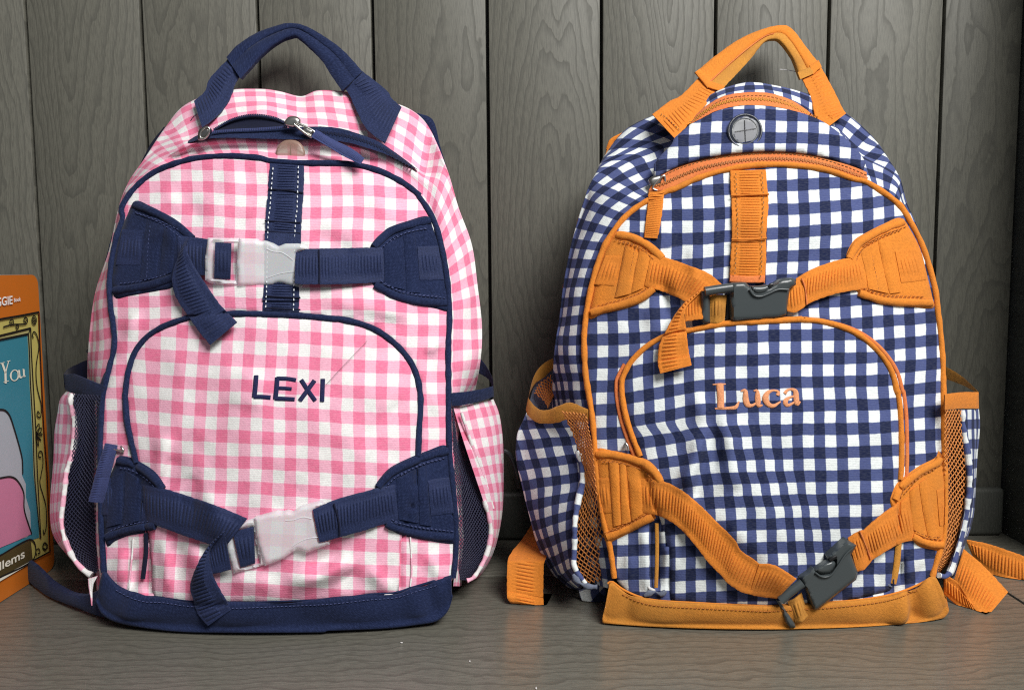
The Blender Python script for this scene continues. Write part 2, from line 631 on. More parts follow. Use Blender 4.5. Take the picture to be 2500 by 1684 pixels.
def wood(name, axis, light, darkc, rough=.42, coat=.0, ring=260.0, tilt=.07, per_object=True, fine=1.0, contrast=.55, ak=1.0, bend=1.0):
    """stained boards: growth rings of a slightly tilted trunk, cut flat, so that they run as long cathedral arches along the axis"""
    n = NT(name)
    ob = n.n('TexCoord').outputs['Object']
    inf = n.n('ObjectInfo')
    loc = n.n('VectorMath', {0: inf.outputs['Location'], 1: (37.1, 17.3, 29.7)}, operation='MULTIPLY') if per_object else None
    rnd = inf.outputs['Random']
    s = n.n('SeparateXYZ', {0: ob})
    if axis == 'Z':
        along, across = s.outputs[2], s.outputs[0]
    else:
        along, across = s.outputs[0], s.outputs[1]
    if per_object:
        along = n.math('ADD', along, n.math('MULTIPLY', rnd, 7.0))
    shift = n.math('MULTIPLY', n.math('SUBTRACT', rnd, .5), .06) if per_object else 0.0
    seedv = n.math('MULTIPLY', rnd, 31.0) if per_object else 3.0
    v = n.n('CombineXYZ', {0: n.math('MULTIPLY', across, 7.0), 1: n.math('MULTIPLY', along, 1.6 * ak), 2: seedv})
    w1 = n.n('TexNoise', {'Vector': v, 'Scale': 1.6, 'Detail': 3.0, 'Roughness': .55}).outputs[0]
    v2 = n.n('CombineXYZ', {0: n.math('MULTIPLY', across, 60.0), 1: n.math('MULTIPLY', along, 22.0), 2: seedv})
    w2 = n.n('TexNoise', {'Vector': v2, 'Scale': 1.0, 'Detail': 3.0, 'Roughness': .6}).outputs[0]
    x = n.math('ADD', n.math('ADD', across, shift), n.math('MULTIPLY', n.math('SUBTRACT', w1, .5), .055 * bend))
    hh = n.math('ADD', n.math('MULTIPLY', n.math('SINE', n.math('MULTIPLY', along, 2.3)), tilt), n.math('MULTIPLY', n.math('SUBTRACT', w1, .5), .09))
    rr = n.math('SQRT', n.math('ADD', n.math('MULTIPLY', x, x), n.math('MULTIPLY', hh, hh)))
    ph = n.math('ADD', n.math('MULTIPLY', rr, ring), n.math('MULTIPLY', w2, 1.0))
    fr = n.math('FRACT', ph)
    lines = n.ramp(fr, [(0.0, .08), (.60, .22), (.86, .85), (.94, 1.0), (1.0, .08)])
    pore_v = n.n('CombineXYZ', {0: n.math('MULTIPLY', across, 1400.0), 1: n.math('MULTIPLY', along, 110.0), 2: seedv})
    pore = n.n('TexNoise', {'Vector': pore_v, 'Scale': fine, 'Detail': 2.0}).outputs[0]
    cloud = n.noise(v, .7, 3)
    speck = n.noise(ob, 700.0, 3, .7)
    c = n.mix(n.math('MULTIPLY', lines, contrast), light, darkc)
    c = n.mix(n.math('MULTIPLY', n.ramp(pore, [(.42, 0.0), (.66, 1.0)]), .55), c, darkc)
    c = n.mix(n.math('MULTIPLY', cloud, .35), c, n.mix(1.0, c, (.62, .6, .56), 'MULTIPLY'))
    c = n.mix(n.math('MULTIPLY', speck, .55), c, n.mix(1.0, c, (.5, .55, .55), 'MULTIPLY'))
    if per_object:
        c = n.mix(1.0, c, n.n('CombineColor', {0: n.math('ADD', .90, n.math('MULTIPLY', rnd, .18)), 1: n.math('ADD', .90, n.math('MULTIPLY', rnd, .18)), 2: n.math('ADD', .88, n.math('MULTIPLY', rnd, .20))}).outputs[0], 'MULTIPLY')
    hgt = n.math('SUBTRACT', n.math('MULTIPLY', pore, -.5), n.math('MULTIPLY', lines, .45))
    return n.out(col=c, rough=n.math('ADD', rough, n.math('MULTIPLY', lines, .12)), spec=.45, coat=coat, coatr=.22, nrm=n.bump(hgt, .22, .0006))


M = {}
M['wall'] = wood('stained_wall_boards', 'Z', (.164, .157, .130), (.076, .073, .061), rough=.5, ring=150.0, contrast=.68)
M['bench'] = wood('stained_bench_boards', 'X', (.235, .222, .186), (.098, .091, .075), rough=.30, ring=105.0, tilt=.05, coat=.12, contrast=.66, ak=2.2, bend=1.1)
M['shaded_wood'] = wood('shaded_boards', 'Z', (.085, .086, .074), (.045, .046, .040), rough=.5)  # darker than the wall boards: shade on niche sides and foot put into the colour
M['gap'] = plain('dark_gap', (.012, .011, .010), .8)
M['pink'] = gingham('pink_gingham', (.82, .86, .825), (.86, .455, .58), (.80, .195, .335), line=.30)
M['blue'] = gingham('blue_gingham', (.82, .86, .84), (.072, .093, .232), (.009, .015, .056), dirt_amt=.25, line=.16, yarn_amt=.05)
M['navy'] = fabric('navy_twill', (.010, .018, .060), var=.5, worn=(.020, .031, .088), worn_amt=.4, hi=(.036, .050, .125))
M['navy_web'] = fabric('navy_webbing', (.014, .024, .076), var=.5, fine=12.0, worn=(.026, .037, .11), worn_amt=.3, hi=(.045, .06, .165), rough=.7, spec=.22)
M['navy_tab'] = fabric('faded_navy_ribbon', (.055, .07, .19), var=.35, fine=10.0, worn=(.09, .11, .26), worn_amt=.3)
M['navy_dark'] = fabric('dark_navy_cloth', (.009, .011, .030), var=.3)
M['orange'] = fabric('orange_twill', (.78, .250, .032), var=.34, worn=(.52, .19, .032), worn_amt=.65)
M['orange_base'] = fabric('grubby_orange_base', (.62, .235, .035), var=.35, worn=(.34, .155, .03), worn_amt=.6)
M['orange_worn'] = fabric('grubby_orange_twill', (.62, .27, .045), var=.30, worn=(.38, .17, .04), worn_amt=.75)
M['orange_web'] = fabric('orange_webbing', (.79, .245, .032), var=.40, fine=10.0, worn=(.55, .185, .032), worn_amt=.6)
M['zip_orange'] = fabric('orange_zip_tape', (.78, .22, .07), var=.35, fine=10.0, worn=(.65, .26, .07), worn_amt=.5)
M['orange_net'] = plain('orange_net', (.62, .22, .05), .75)
M['navy_net'] = plain('navy_net', (.022, .024, .058), .6)
M['thread_white'] = plain('pale_thread', (.72, .76, .80), .7)
M['thread_navy'] = fabric('navy_embroidery', (.020, .024, .095), var=.6, fine=16.0, ang=0.0, rough=.5, strength=.7)
M['thread_peach'] = fabric('peach_embroidery', (.95, .40, .19), var=.25, fine=16.0, ang=0.0, rough=.5, strength=.7)
M['thread_brown'] = plain('brown_thread', (.30, .15, .05), .7)
M['stitch_orange'] = plain('rust_thread', (.42, .13, .02), .7)
M['stitch_navy'] = plain('slate_thread', (.045, .06, .16), .7)
M['metal'] = plain('nickel', (.62, .60, .56), .28, metal=1.0)
M['dark_metal'] = plain('dark_nickel', (.30, .29, .28), .35, metal=1.0)
M['grey_plastic'] = plain('grey_plastic', (.055, .065, .068), .33, .12, 500.0)
M['black_plastic'] = plain('black_plastic', (.006, .006, .007), .4)
M['clear_plastic'] = plain('milky_plastic', (.93, .93, .95), .25, .0, 700.0, alpha=.60, spec=.7, sub=.1)
M['smoke_rubber'] = plain('smoky_rubber', (.045, .050, .066), .3, alpha=.74)
M['tan_rubber'] = plain('tan_rubber', (.42, .27, .21), .35, alpha=.6)
M['white_cloth'] = fabric('white_lining', (.72, .70, .68), var=.2)
M['steel_cloth'] = fabric('grey_lining', (.16, .18, .24), var=.2)

# ------------------------------------------------------------------ setting: panelled niche and bench
def X_at(px, py, y):
    return float(PY(np.array([px]), np.array([py]), y)[0, 0])


wall = tag(empty('wall', (0, 0, 0)), 'grey stained wall of upright boards with dark gaps behind the backpacks', 'wall', kind='structure')
seams = [-205, 75, 354.5, 636, 914, 1191.5, 1468, 1744.5, 2019, 2297]
xs = [X_at(s, 260, 0.0) for s in seams]
RIGHT_X = X_at(2491, 260, 0.0)
xs.append(RIGHT_X)
for i, (a, b) in enumerate(zip(xs, xs[1:])):
    g = .0017
    o = box_mesh('plank', (-(b - a) / 2 + g, 0.0, 0.0), ((b - a) / 2 - g, 0.018, 0.86), M['wall'], None, .0011, 2)
    o.location = ((a + b) / 2, 0, 0)
    o.parent = wall
back = box_mesh('backing_board', (xs[0], .0105, -.02), (RIGHT_X, .02, .87), M['gap'], wall)
bb = box_mesh('baseboard', (xs[0] - .02, -.0125, 0.0005), (RIGHT_X - .004, -.0006, .0545), M['shaded_wood'], wall, .005, 3)
sw = tag(box_mesh('side_wall', (RIGHT_X + .001, -.15, -.03), (RIGHT_X + .03, .02, .86), M['shaded_wood'], None, .002), 'dark side panel of the niche right of the blue backpack', 'wall', kind='structure')
sl = tag(box_mesh('side_wall', (xs[0] - .03, -.38, -.03), (xs[0] - .001, .02, .86), M['shaded_wood'], None, .002), 'dark side panel of the niche left of the book', 'wall', kind='structure')
bench = tag(empty('bench_top', (0, 0, 0)), 'grey stained wooden bench top under the backpacks', 'bench', kind='structure')
JX, JY = float(PZ(np.array([2470.]), np.array([1452.]))[0, 0]), float(PZ(np.array([1290.]), np.array([1404.]))[0, 1])
o = box_mesh('lid_board', (-.75, -1.05, -.03), (JX - .0012, JY - .0012, 0.0), M['bench'], bench, .0015)
o = box_mesh('side_board', (JX + .0012, -1.05, -.03), (RIGHT_X + .06, JY - .0012, 0.0), M['bench'], bench, .0015)
o = box_mesh('rear_board', (-.75, JY + .0012, -.03), (RIGHT_X + .06, .02, 0.0), M['bench'], bench, .0015)
o = box_mesh('bench_frame', (-.75, -1.04, -.05), (RIGHT_X + .06, .02, -.012), M['gap'], bench)


# ------------------------------------------------------------------ backpacks: shared builders
def knots(px, py, xs_, ys_):
    return np.interp(py, xs_, ys_)


class Bag:
    def __init__(s, cx, pocket, creases, lean):
        s.cx, s.pocket, s.creases = cx, pocket, creases
        ys, ds = lean
        yy = np.linspace(ys[0], ys[-1], 400)
        t = np.interp(yy, ys, np.arange(len(ys)))
        s.yy, s.dd = yy, cr(np.array(ds)[:, None], t)[:, 0]

    def D(s, px, py):
        px, py = np.asarray(px, float), np.asarray(py, float)
        b = np.interp(py, s.yy, s.dd)
        a = (px - s.cx) / 420.0
        k = np.interp(py, [400, 900, 1350, 1535], [.034, .026, .018, .013])
        x0, y0, rx, ry, hh = s.pocket
        e = ((px - x0) / rx) ** 2 + ((py - y0) / ry) ** 2
        return b + k * a * a - hh * np.exp(-e ** 1.6)

    def wr(s, px, py):
        """folds of the cloth, in pixels of height"""
        out = np.zeros_like(px, dtype=float)
        for (x1, y1, x2, y2, w, h) in s.creases:
            dx, dy = x2 - x1, y2 - y1
            L2 = dx * dx + dy * dy
            t = ((px - x1) * dx + (py - y1) * dy) / L2
            tc = np.clip(t, 0, 1)
            q = np.hypot(px - x1 - tc * dx, py - y1 - tc * dy)
            out += 2.1 * h * np.exp(-(q / w) ** 2) * np.clip(1.15 - abs(2 * tc - 1) ** 3, 0, 1)
        nz = np.array([noise.noise(Vector((a / 95, b / 95, s.cx))) * 6.0 + noise.noise(Vector((a / 38, b / 45, s.cx + 9))) * 2.6 for a, b in zip(px, py)])
        return out + nz

    def pocket_wr(s, px, py):
        return np.maximum(s.wr(px, py), -9.0)


def calm(wr, line, inner, d0=45.0):
    """folds of the front cloth, dying out towards the sewn pocket line and lying lower under the pocket"""
    ln = resample(line, 12)
    ip = np.asarray(inner, float)

    def f(px, py):
        p = np.stack([px, py], 1)
        q = np.min(np.hypot(p[:, 0][:, None] - ln[:, 0][None], p[:, 1][:, None] - ln[:, 1][None]), 1)
        ins = inside(p, ip)
        return np.where(ins, -14.0, wr(px, py) * np.clip((q - 8) / d0, 0, 1))
    return f


def arrow(D, parent, mat, bind, outline, binding_lines, strips, stub, stub_mat, off=8.0, seams=()):
    """a sewn-on strap anchor: cloth triangle with bound edges, folded strips across it and the end of the strap showing"""
    o = sheet('strap_anchor', resample(outline, 7, closed=True), D, mat, parent, off=off, h=5.0, r=10, res=12, thick=8)
    for b in binding_lines:
        tube('binding', [(x, y, off + 6.0, 9.5) for x, y in b], D, bind, o, flat=.62, sec=10, jit=.25)
    for (A, B) in strips:
        ribbon('fold_strip', A, B, D, mat, o, off=off + 7.5, thick=4, crown=2.4, m=7, wave=1.2)
    if stub:
        A, B = stub
        ribbon('webbing_stub', A, B, D, stub_mat, o, off=off + 7.0, thick=3, ribs=(.30, .70, 8.6, 2.4), edge_soft=1)
    th = M['stitch_navy'] if mat is M['navy'] else M['stitch_orange']
    lines = list(seams) + [[(x * .82 + mx * .18, y * .82 + my * .18) for x, y in b] for b in binding_lines for mx, my in [np.mean(np.asarray(outline, float), 0)]]
    stitches('stitching', lines, D, th, o, 6, 4, 1.3, off=off + 9)
    return o


def plate(name, pts, D, mat, parent, off, h, r, thick, step=5, holes=(), res=8, rounded=False):
    ol = resample(pts, step, closed=True) if rounded else lin(pts, step)
    return sheet(name, ol, D, mat, parent, off=off, h=h, r=r, res=res, thick=thick, holes=[lin(q, step) for q in holes], sharp=55)


def flat_at(D, x, y, gx=0.0, gy=0.0):
    y0 = float(np.asarray(D(np.array([x]), np.array([y])))[0])
    return lambda px, py: y0 + gx * (np.asarray(px, float) - x) + gy * (np.asarray(py, float) - y)


def stitches(name, lines, D, mat, parent, dash=9.0, gap=5.0, rad=1.25, off=8.0):
    V, F = [], []
    for ln in lines:
        c = resample(ln, 2.0)
        s = 0
        stepn = int((dash + gap) / 2)
        on = int(dash / 2)
        for i in range(0, len(c) - on, stepn):
            a, b = c[i], c[i + on]
            j = RNG.uniform(-.5, .5)
            p = np.array([[a[0] + j, a[1]], [b[0] - j, b[1]]])
            Y = D(p[:, 0], p[:, 1]) - off * U
            w = PY(p[:, 0], p[:, 1], Y)
            d = w[1] - w[0]
            d /= np.linalg.norm(d) + 1e-9
            n1 = np.cross(d, [0, 1, 0])
            n1 /= np.linalg.norm(n1) + 1e-9
            n2 = np.array([0, -1.0, 0])
            k = len(V)
            for e in w:
                V.extend([e + n1 * rad * U, e + n2 * rad * U, e - n1 * rad * U, e - n2 * rad * U])
            for q in range(4):
                F.append((k + q, k + (q + 1) % 4, k + 4 + (q + 1) % 4, k + 4 + q))
            F.append((k, k + 1, k + 2, k + 3))
            F.append((k + 7, k + 6, k + 5, k + 4))
    return tag(make(name, V, F, mat, parent, np.zeros((len(V), 2)), True), kind='stuff')


def teeth(name, line, depth, mat, parent, pitch=4.4, half=3.2):
    """zip teeth: one small block after another along the line; depth is a surface function"""
    c = resample(line, pitch)
    T = np.gradient(c, axis=0)
    T /= np.linalg.norm(T, axis=1)[:, None] + 1e-9
    Nn = np.stack([-T[:, 1], T[:, 0]], 1)
    V, F = [], []
    for i in range(len(c)):
        k = len(V)
        sh = 1.0 if i % 2 else -1.0
        q = np.array([c[i] + T[i] * a * pitch * .36 + Nn[i] * (b * half + sh) for a, b in ((-1, -1), (1, -1), (1, 1), (-1, 1))])
        y = depth(q[:, 0], q[:, 1])
        V += list(PY(q[:, 0], q[:, 1], y - 2.6 * U)) + list(PY(q[:, 0], q[:, 1], y + 1 * U))
        F += [(k, k + 1, k + 2, k + 3)] + [(k + a, k + 4 + a, k + 4 + (a + 1) % 4, k + (a + 1) % 4) for a in range(4)]
    return tag(make(name, V, F, mat, parent, np.zeros((len(V), 2)), False), kind='stuff')


def ring_pts(x, y, rx, ry, n=20, rot=0.0, off=0.0, rad=3.0):
    out = []
    for k in range(n):
        a = 2 * math.pi * k / n
        u, v = rx * math.cos(a), ry * math.sin(a)
        out.append((x + u * math.cos(rot) - v * math.sin(rot), y + u * math.sin(rot) + v * math.cos(rot), off, rad))
    return out


def wrap_ends(rows, inset=10, back=.07):
    """carry the base cloth round the two lower corners of the bag"""
    out = []
    for r in rows:
        r = np.asarray(r, float)
        mid = r[:, 0].mean()
        add = []
        for e in (r[0], r[-1]):
            sgn = 1 if e[0] < mid else -1
            add.append([[e[0] + sgn * inset * .2, e[1] - 1, e[2] + back * .25], [e[0] + sgn * inset * 1.2, e[1] - 6, e[2] + back]])
        out.append(np.concatenate([[add[0][1], add[0][0]], r, [add[1][0], add[1][1]]]))
    return out


def stroke_letter(name, strokes, D, mat, parent, off=3.0, flat=.42):
    """embroidered letter: each satin-stitched stroke is a padded ridge; all strokes of the letter in one mesh"""
    bm = bmesh.new()
    objs = [tube('s', [(x, y, off, w) for x, y, w in st], D, mat, None, flat=flat, step=3.0, sec=10) for st in strokes]
    V, F, UVs = [], [], []
    for o in objs:
        k = len(V)
        V += [tuple(v.co) for v in o.data.vertices]
        F += [tuple(k + i for i in p.vertices) for p in o.data.polygons]
        uvl = np.zeros((len(o.data.vertices), 2))
        lay = o.data.uv_layers[0].data
        for lp in o.data.loops:
            uvl[lp.vertex_index] = lay[lp.index].uv
        UVs.append(uvl)
        me = o.data
        bpy.data.objects.remove(o)
        bpy.data.meshes.remove(me)
    bm.free()
    return make(name, V, F, mat, parent, np.concatenate(UVs), True, 60)


def gusset(name, rows, mat, parent, period, uv0, cyc=0.0, nu=260, nv=26, wob=.0022):
    """the side and top cloth of a bag, from the piped front edge back to the wall"""
    def b(u, v, fu, fv):
        return wob * (noise.noise(Vector((u * 22, v * 22, cyc))) + .6 * noise.noise(Vector((u * 55, v * 40, cyc + 5)))) * math.sin(math.pi * min(1, fv * 1.4)) ** .7
    return cloth_patch(name, rows, nu, nv, mat, parent, period, 0.0, uv0, bump=b)

# ------------------------------------------------------------------ pink backpack
PB = tag(empty('backpack', (-.19, -.16, 0.0)), 'pink and white gingham backpack with navy trim and clear buckles, name LEXI', 'backpack', 'gingham backpacks side by side on the bench')
pink = Bag(683, (665, 1120, 360, 330, .012),
           [(330, 760, 262, 960, 22, 9), (300, 800, 285, 900, 10, -8), (390, 540, 470, 640, 26, 7), (345, 520, 430, 470, 24, 7), (600, 420, 480, 520, 40, 7),
            (790, 740, 1010, 770, 22, 8), (800, 790, 980, 800, 16, -7), (900, 480, 1000, 560, 28, 6), (860, 620, 760, 560, 24, -5), (1040, 860, 1085, 830, 14, 8), (1010, 900, 1080, 1010, 18, 7),
            (430, 1120, 405, 1190, 20, -9), (400, 1060, 380, 1180, 22, 8), (470, 1160, 455, 1270, 20, -8), (500, 1200, 560, 1330, 30, 8),
            (700, 1440, 860, 1370, 26, 14), (840, 1400, 890, 1460, 18, -15), (905, 1390, 960, 1460, 16, 12), (960, 1370, 975, 1450, 9, -12), (760, 1400, 830, 1340, 22, -8),
            (400, 1320, 410, 1450, 12, 11), (430, 1330, 450, 1450, 14, -10), (375, 1330, 360, 1460, 8, -16), (470, 1330, 500, 1450, 20, 7), (330, 1360, 322, 1440, 10, -12), (300, 1340, 290, 1430, 16, 8),
            (620, 900, 600, 1000, 60, 5), (560, 1420, 680, 1440, 26, 6), (1050, 1350, 1085, 1440, 16, 7), (870, 900, 960, 1000, 70, 5)],
           ([330, 400, 560, 800, 1100, 1350, 1470, 1560], [-.140, -.150, -.180, -.204, -.226, -.2375, -.2425, -.2455]))

arch = K('A7', (760, 690)) + [(250, 1330), (246, 1200), (246, 1080), (251, 975)] + K('A3', (500, 1360), (540, 1180), (530, 1020), (512, 900), (505, 750), (515, 600), (535, 480), (562, 365), (600, 250)) + \
    K('A1', (590, 1535), (640, 1440), (700, 1368), (790, 1290), (900, 1230), (1050, 1180), (1200, 1152), (1400, 1145), (1600, 1160)) + \
    K('A2', (290, 1178), (450, 1192), (600, 1197), (800, 1198), (950, 1213), (1100, 1255), (1200, 1300), (1300, 1360), (1400, 1440)) + \
    K('A4', (1380, 80), (1450, 180), (1510, 300), (1550, 450), (1580, 600), (1600, 750), (1610, 900), (1611, 1030), (1604, 1150), (1602, 1300), (1605, 1450)) + \
    K('A6', (1605, 200), (1605, 400), (1612, 600), (1630, 800), (1650, 1000), (1660, 1200), (1655, 1380), (1640, 1530))
base_top = K('A7', (770, 690), (850, 780), (950, 832), (1060, 865), (1200, 872), (1400, 900), (1700, 912), (2000, 902), (2328, 888)) + K('A8', (350, 880), (600, 852), (800, 835), (900, 805), (1000, 775), (1100, 745), (1210, 715))
front_outline = np.concatenate([resample(arch, 9), resample([(1100, 1436), (1000, 1462), (850, 1472), (650, 1480), (450, 1478), (330, 1462), (262, 1420)], 9)[1:-1]])


def uv_pink_up(x, y):
    return np.stack([(x - 795) / 52.3 + .25 + .04 * np.sin(y / 45), (y - 493 - .020 * (x - 795)) / 55.8 + .25 + .05 * np.sin(x / 60)], 1)


def uv_pink_lo(x, y):
    dx = .05 * (y - 1040) * np.clip((860 - x) / 300, 0, 1) - .16 * (y - 1040) * np.clip((430 - x) / 120, 0, 1) * (y < 1250)
    return np.stack([(x - 683 + dx) / 55.6 + .25 + .03 * np.sin(y / 70), (y - 1040 - .043 * (x - 683) + .05 * np.maximum(0, 520 - x)) / 62.2 + .25 + .03 * np.sin(x / 80)], 1)


pk_line = K('A5', (700, 690), (655, 500), (628, 350), (618, 200)) + K('A3', (618, 1540), (640, 1380), (690, 1230), (775, 1120), (880, 1050), (1000, 1003), (1100, 972), (1250, 953), (1400, 948), (1620, 950), (1890, 962), (2150, 985)) + \
    K('A4', (800, 985), (950, 1018), (1070, 1065), (1180, 1140), (1270, 1225), (1340, 1325), (1382, 1440), (1398, 1545)) + K('A6', (1400, 220), (1398, 330), (1390, 450), (1382, 640))
pocket_outline = np.concatenate([resample(pk_line, 9), resample(K('A6', (1382, 640), (1330, 1000), (1260, 1250), (1245, 1540)), 12)[1:], resample([(972, 1450), (900, 1452), (850, 1466), (650, 1474), (450, 1473), (380, 1462)], 12), resample([(372, 1440), (366, 1340), (345, 1180), (335, 1135)], 12)[:-1]])
p_front = sheet('front_panel', front_outline, pink.D, M['pink'], PB, off=0, h=4, r=14, res=9.5, thick=12, uvf=uv_pink_up, wr=calm(pink.wr, pk_line, pocket_outline), soft=40)
tube('piping', [(x, y, 3.0, 7.6) for x, y in arch], pink.D, M['navy'], PB, flat=1.0, jit=.22)

p_pocket = sheet('front_pocket', pocket_outline, pink.D, M['pink'], PB, off=3, h=9, r=26, res=9, thick=12, uvf=uv_pink_lo, wr=pink.pocket_wr, soft=60)
tube('piping', [(x, y, 9.0, 7.8) for x, y in pk_line], pink.D, M['navy'], p_pocket, flat=1.0, jit=.2)
tube('zipper_tape', [(x, y, 9.0, 6.0) for x, y in K('A7', (1068, 400), (1070, 520), (1058, 640), (1046, 735))], pink.D, M['navy_dark'], p_pocket, flat=.6)
tube('pocket_seam', [(x, y, 7, 2.2) for x, y in K('A8', (905, 430), (912, 560), (915, 690), (905, 790))], pink.D, M['pink'], p_pocket)
tube('pocket_seam', [(x, y, 7, 2.2) for x, y in K('A7', (975, 440), (968, 560), (955, 690), (945, 800))], pink.D, M['pink'], p_pocket)

pkD = surf_of([p_front, p_pocket], lambda x, y: pink.D(x, y) - 4 * U)
uP = lambda x, y: pkD(x, y) + 7 * U

# bottom panel, wrapping under the bag
bt = resample(base_top, n=70)
bl = resample(K('A7', (700, 900), (740, 985), (830, 1040), (1000, 1078), (1300, 1112), (1700, 1119), (2328, 1117)) + K('A8', (300, 1106), (700, 1092), (950, 1066), (1080, 1046), (1150, 1005), (1192, 945), (1212, 870)), n=70)
rows = []
for k, (f, dy) in enumerate(((0, -14), (.10, -21), (.5, -20), (.82, -11), (1.0, 4))):
    p = bt * (1 - f) + bl * f
    rows.append(np.concatenate([p, (pink.D(p[:, 0], p[:, 1]) + dy * U)[:, None]], 1))
und = bl.copy()
und = (und - [683, 0]) * [.97, 1] + [683, -6]
rows.append(np.concatenate([und, np.full((70, 1), -.17)], 1))


def base_bump(u, v, fu, fv):
    return max(0, min(1, (.72 - fv) / .2)) * (.0016 * 2.2 * noise.noise(Vector((u * 22, v * 30, 4))) + .0030 * math.exp(-((fu - .86) / .03) ** 2) * math.sin(math.pi * min(fv, 1)) - .003 * math.exp(-((fu - .90) / .02) ** 2) + .003 * math.exp(-((fu - .13) / .03) ** 2))


p_base = cloth_patch('bottom_panel', wrap_ends(rows), 170, 22, M['navy'], PB, .034, 0, bump=base_bump)
tube('bottom_seam', [(x, y, 8.0, 3.0) for x, y in base_top], pink.D, M['navy'], PB, sec=8)
pbD = surf_of([p_base], lambda x, y: pink.D(x, y) - 20 * U)
stitches('stitching', [[(x, y + 13) for x, y in base_top[1:-1]]], pbD, M['stitch_navy'], p_base, 6, 5, 1.2, off=2)

# side and top cloth
ST = [((255, 1490), (238, 1440)), ((250, 1300), (226, 1290)), ((248, 1100), (218, 1100)), ((252, 967), (215, 960)), ((280, 840), (217, 850)), ((269, 700), (233, 720)), ((280, 600), (268, 612)), ((313, 490), (292, 505)),
      ((350, 437), (316, 445)), ((400, 410), (352, 392)), ((450, 393), (402, 313), (440, 362), (430, 345)), ((500, 384), (452, 256), (470, 349), (473, 336)), ((567, 382), (540, 222), (550, 338), (557, 300)),
      ((640, 387), (633, 217), (633, 339), (635, 284)), ((690, 392), (683, 223), (690, 341), (690, 296)), ((740, 396), (735, 235), (740, 341), (740, 305)), ((800, 397), (778, 221), (800, 344), (795, 312)), ((877, 403), (850, 225), (868, 355), (868, 327)),
      ((930, 419), (930, 243), (930, 374), (925, 348)), ((985, 447), (1003, 268), (985, 402), (985, 384)), ((1027, 480), (1050, 315), (1030, 432), (1034, 418)), ((1055, 525), (1090, 415)), ((1072, 580), (1118, 508)),
      ((1087, 650), (1150, 597)), ((1095, 720), (1164, 695)), ((1097, 800), (1175, 800)), ((1095, 900), (1170, 890)), ((1096, 1000), (1150, 1000)), ((1100, 1150), (1140, 1150)), ((1112, 1300), (1135, 1300)), ((1107, 1430), (1125, 1430))]
rows = [[] for _ in range(7)]
for s in ST:
    r0, r3 = np.array(s[0], float), np.array(s[1], float)
    top = len(s) > 2
    D0 = float(pink.D(np.array([r0[0]]), np.array([r0[1]]))[0])
    ybk = float(np.interp(r3[1], [220, 450, 900, 1450], [-.060, -.085, -.105, -.13]))
    if not top:
        ybk = D0 + ((.045 if r3[0] < 683 else .032) if r3[1] < 930 else .09)
    if top:
        r1, r2 = np.array(s[2], float), np.array(s[3], float)
        q = r0 * .5 + r1 * .5
        rows[0].append((*r0, D0 + .002))
        rows[1].append((*q, D0 + (.016 if 430 < r0[0] < 900 else .008)))
        rows[2].append((*r1, -.131))
        rows[3].append((*r2, -.108))
        m = r2 * .5 + r3 * .5
        rows[4].append((*m, -.088))
        rows[5].append((*r3, ybk))
    else:
        for k, (f, yf) in enumerate(((0, 0), (.3, .10), (.58, .28), (.80, .52), (.94, .76), (1, 1))):
            p = r0 * (1 - f) + r3 * f
            rows[k].append((*p, (D0 + .002) * (1 - yf) + ybk * yf))
    c = np.array([683, 800.])
    b = c + (r3 - c) * .93
    rows[6].append((*b, min(-.022, ybk + .06)))
p_side = gusset('side_panel', rows, M['pink'], PB, .0195, (.1, .3), 2.0)
rows_back = [[(*(np.array([683, 850.]) + (np.array(p[:2]) - [683, 850.]) * f), -.021) for p in rows[6]] for f in (1.0, .02)]
cloth_patch('back_panel', rows_back, 60, 3, M['navy_dark'], PB, .03)
side_D = surf_of([p_side, p_front], lambda x, y: pink.D(x, y))

# top zipper: tape, open mouth, teeth, sliders
lo = K('A1', (1050, 1056), (1180, 1022), (1350, 1010), (1600, 1016), (1900, 1022)) + K('A2', (620, 1022), (850, 1042), (1000, 1082), (1150, 1132), (1280, 1196), (1380, 1245))
up = K('A1', (1050, 1050), (1160, 985), (1290, 962), (1560, 945), (1820, 935)) + K('A2', (640, 928), (800, 940), (950, 982), (1100, 1042), (1250, 1142), (1376, 1240))
Yl = np.interp(np.arange(len(lo)), [0, 2, 8, len(lo) - 1], [-.128, -.136, -.138, -.130])
zip_t = ribbon('zipper_tape', lo, up, None, M['navy'], PB, off=np.stack([Yl - .002, Yl + .009], 1), thick=3, rel=False, m=9, crown=-2.0, wave=0)
mouth_lo = K('A1', (1262, 968), (1420, 955), (1580, 948), (1720, 938), (1800, 930))
mouth_up = K('A1', (1270, 950), (1400, 878), (1550, 845), (1700, 862), (1800, 905))
ribbon('zipper_mouth', mouth_lo, mouth_up, None, M['navy_dark'], zip_t, off=np.stack([np.full(5, -.129), np.full(5, -.120)], 1), thick=2, rel=False, m=9, crown=-8.0)  # dark sheet standing in for the shaded inside of the open zip
for nm, ln, yy in (('zipper_teeth', mouth_up, -.1225), ('zipper_teeth', mouth_lo, -.1325)):
    c = resample(ln, 4.4)
    V, F = [], []
    for i, (x, y) in enumerate(c):
        p = PY(np.array([x]), np.array([y]), np.array([yy]))[0]
        k = len(V)
        for dx in (-.0005, .0005):
            for dy in (-.0012, .0006):
                for dz in (-.0011, .0011):
                    V.append(p + [dx, dy, dz])
        F += [(k, k + 1, k + 3, k + 2), (k + 4, k + 6, k + 7, k + 5), (k, k + 4, k + 5, k + 1), (k + 2, k + 3, k + 7, k + 6), (k + 1, k + 5, k + 7, k + 3), (k, k + 2, k + 6, k + 4)]
    tag(make(nm, V, F, M['navy_tab'] if yy < -.125 else M['navy_web'], zip_t, np.zeros((len(V), 2)), False), kind='stuff')
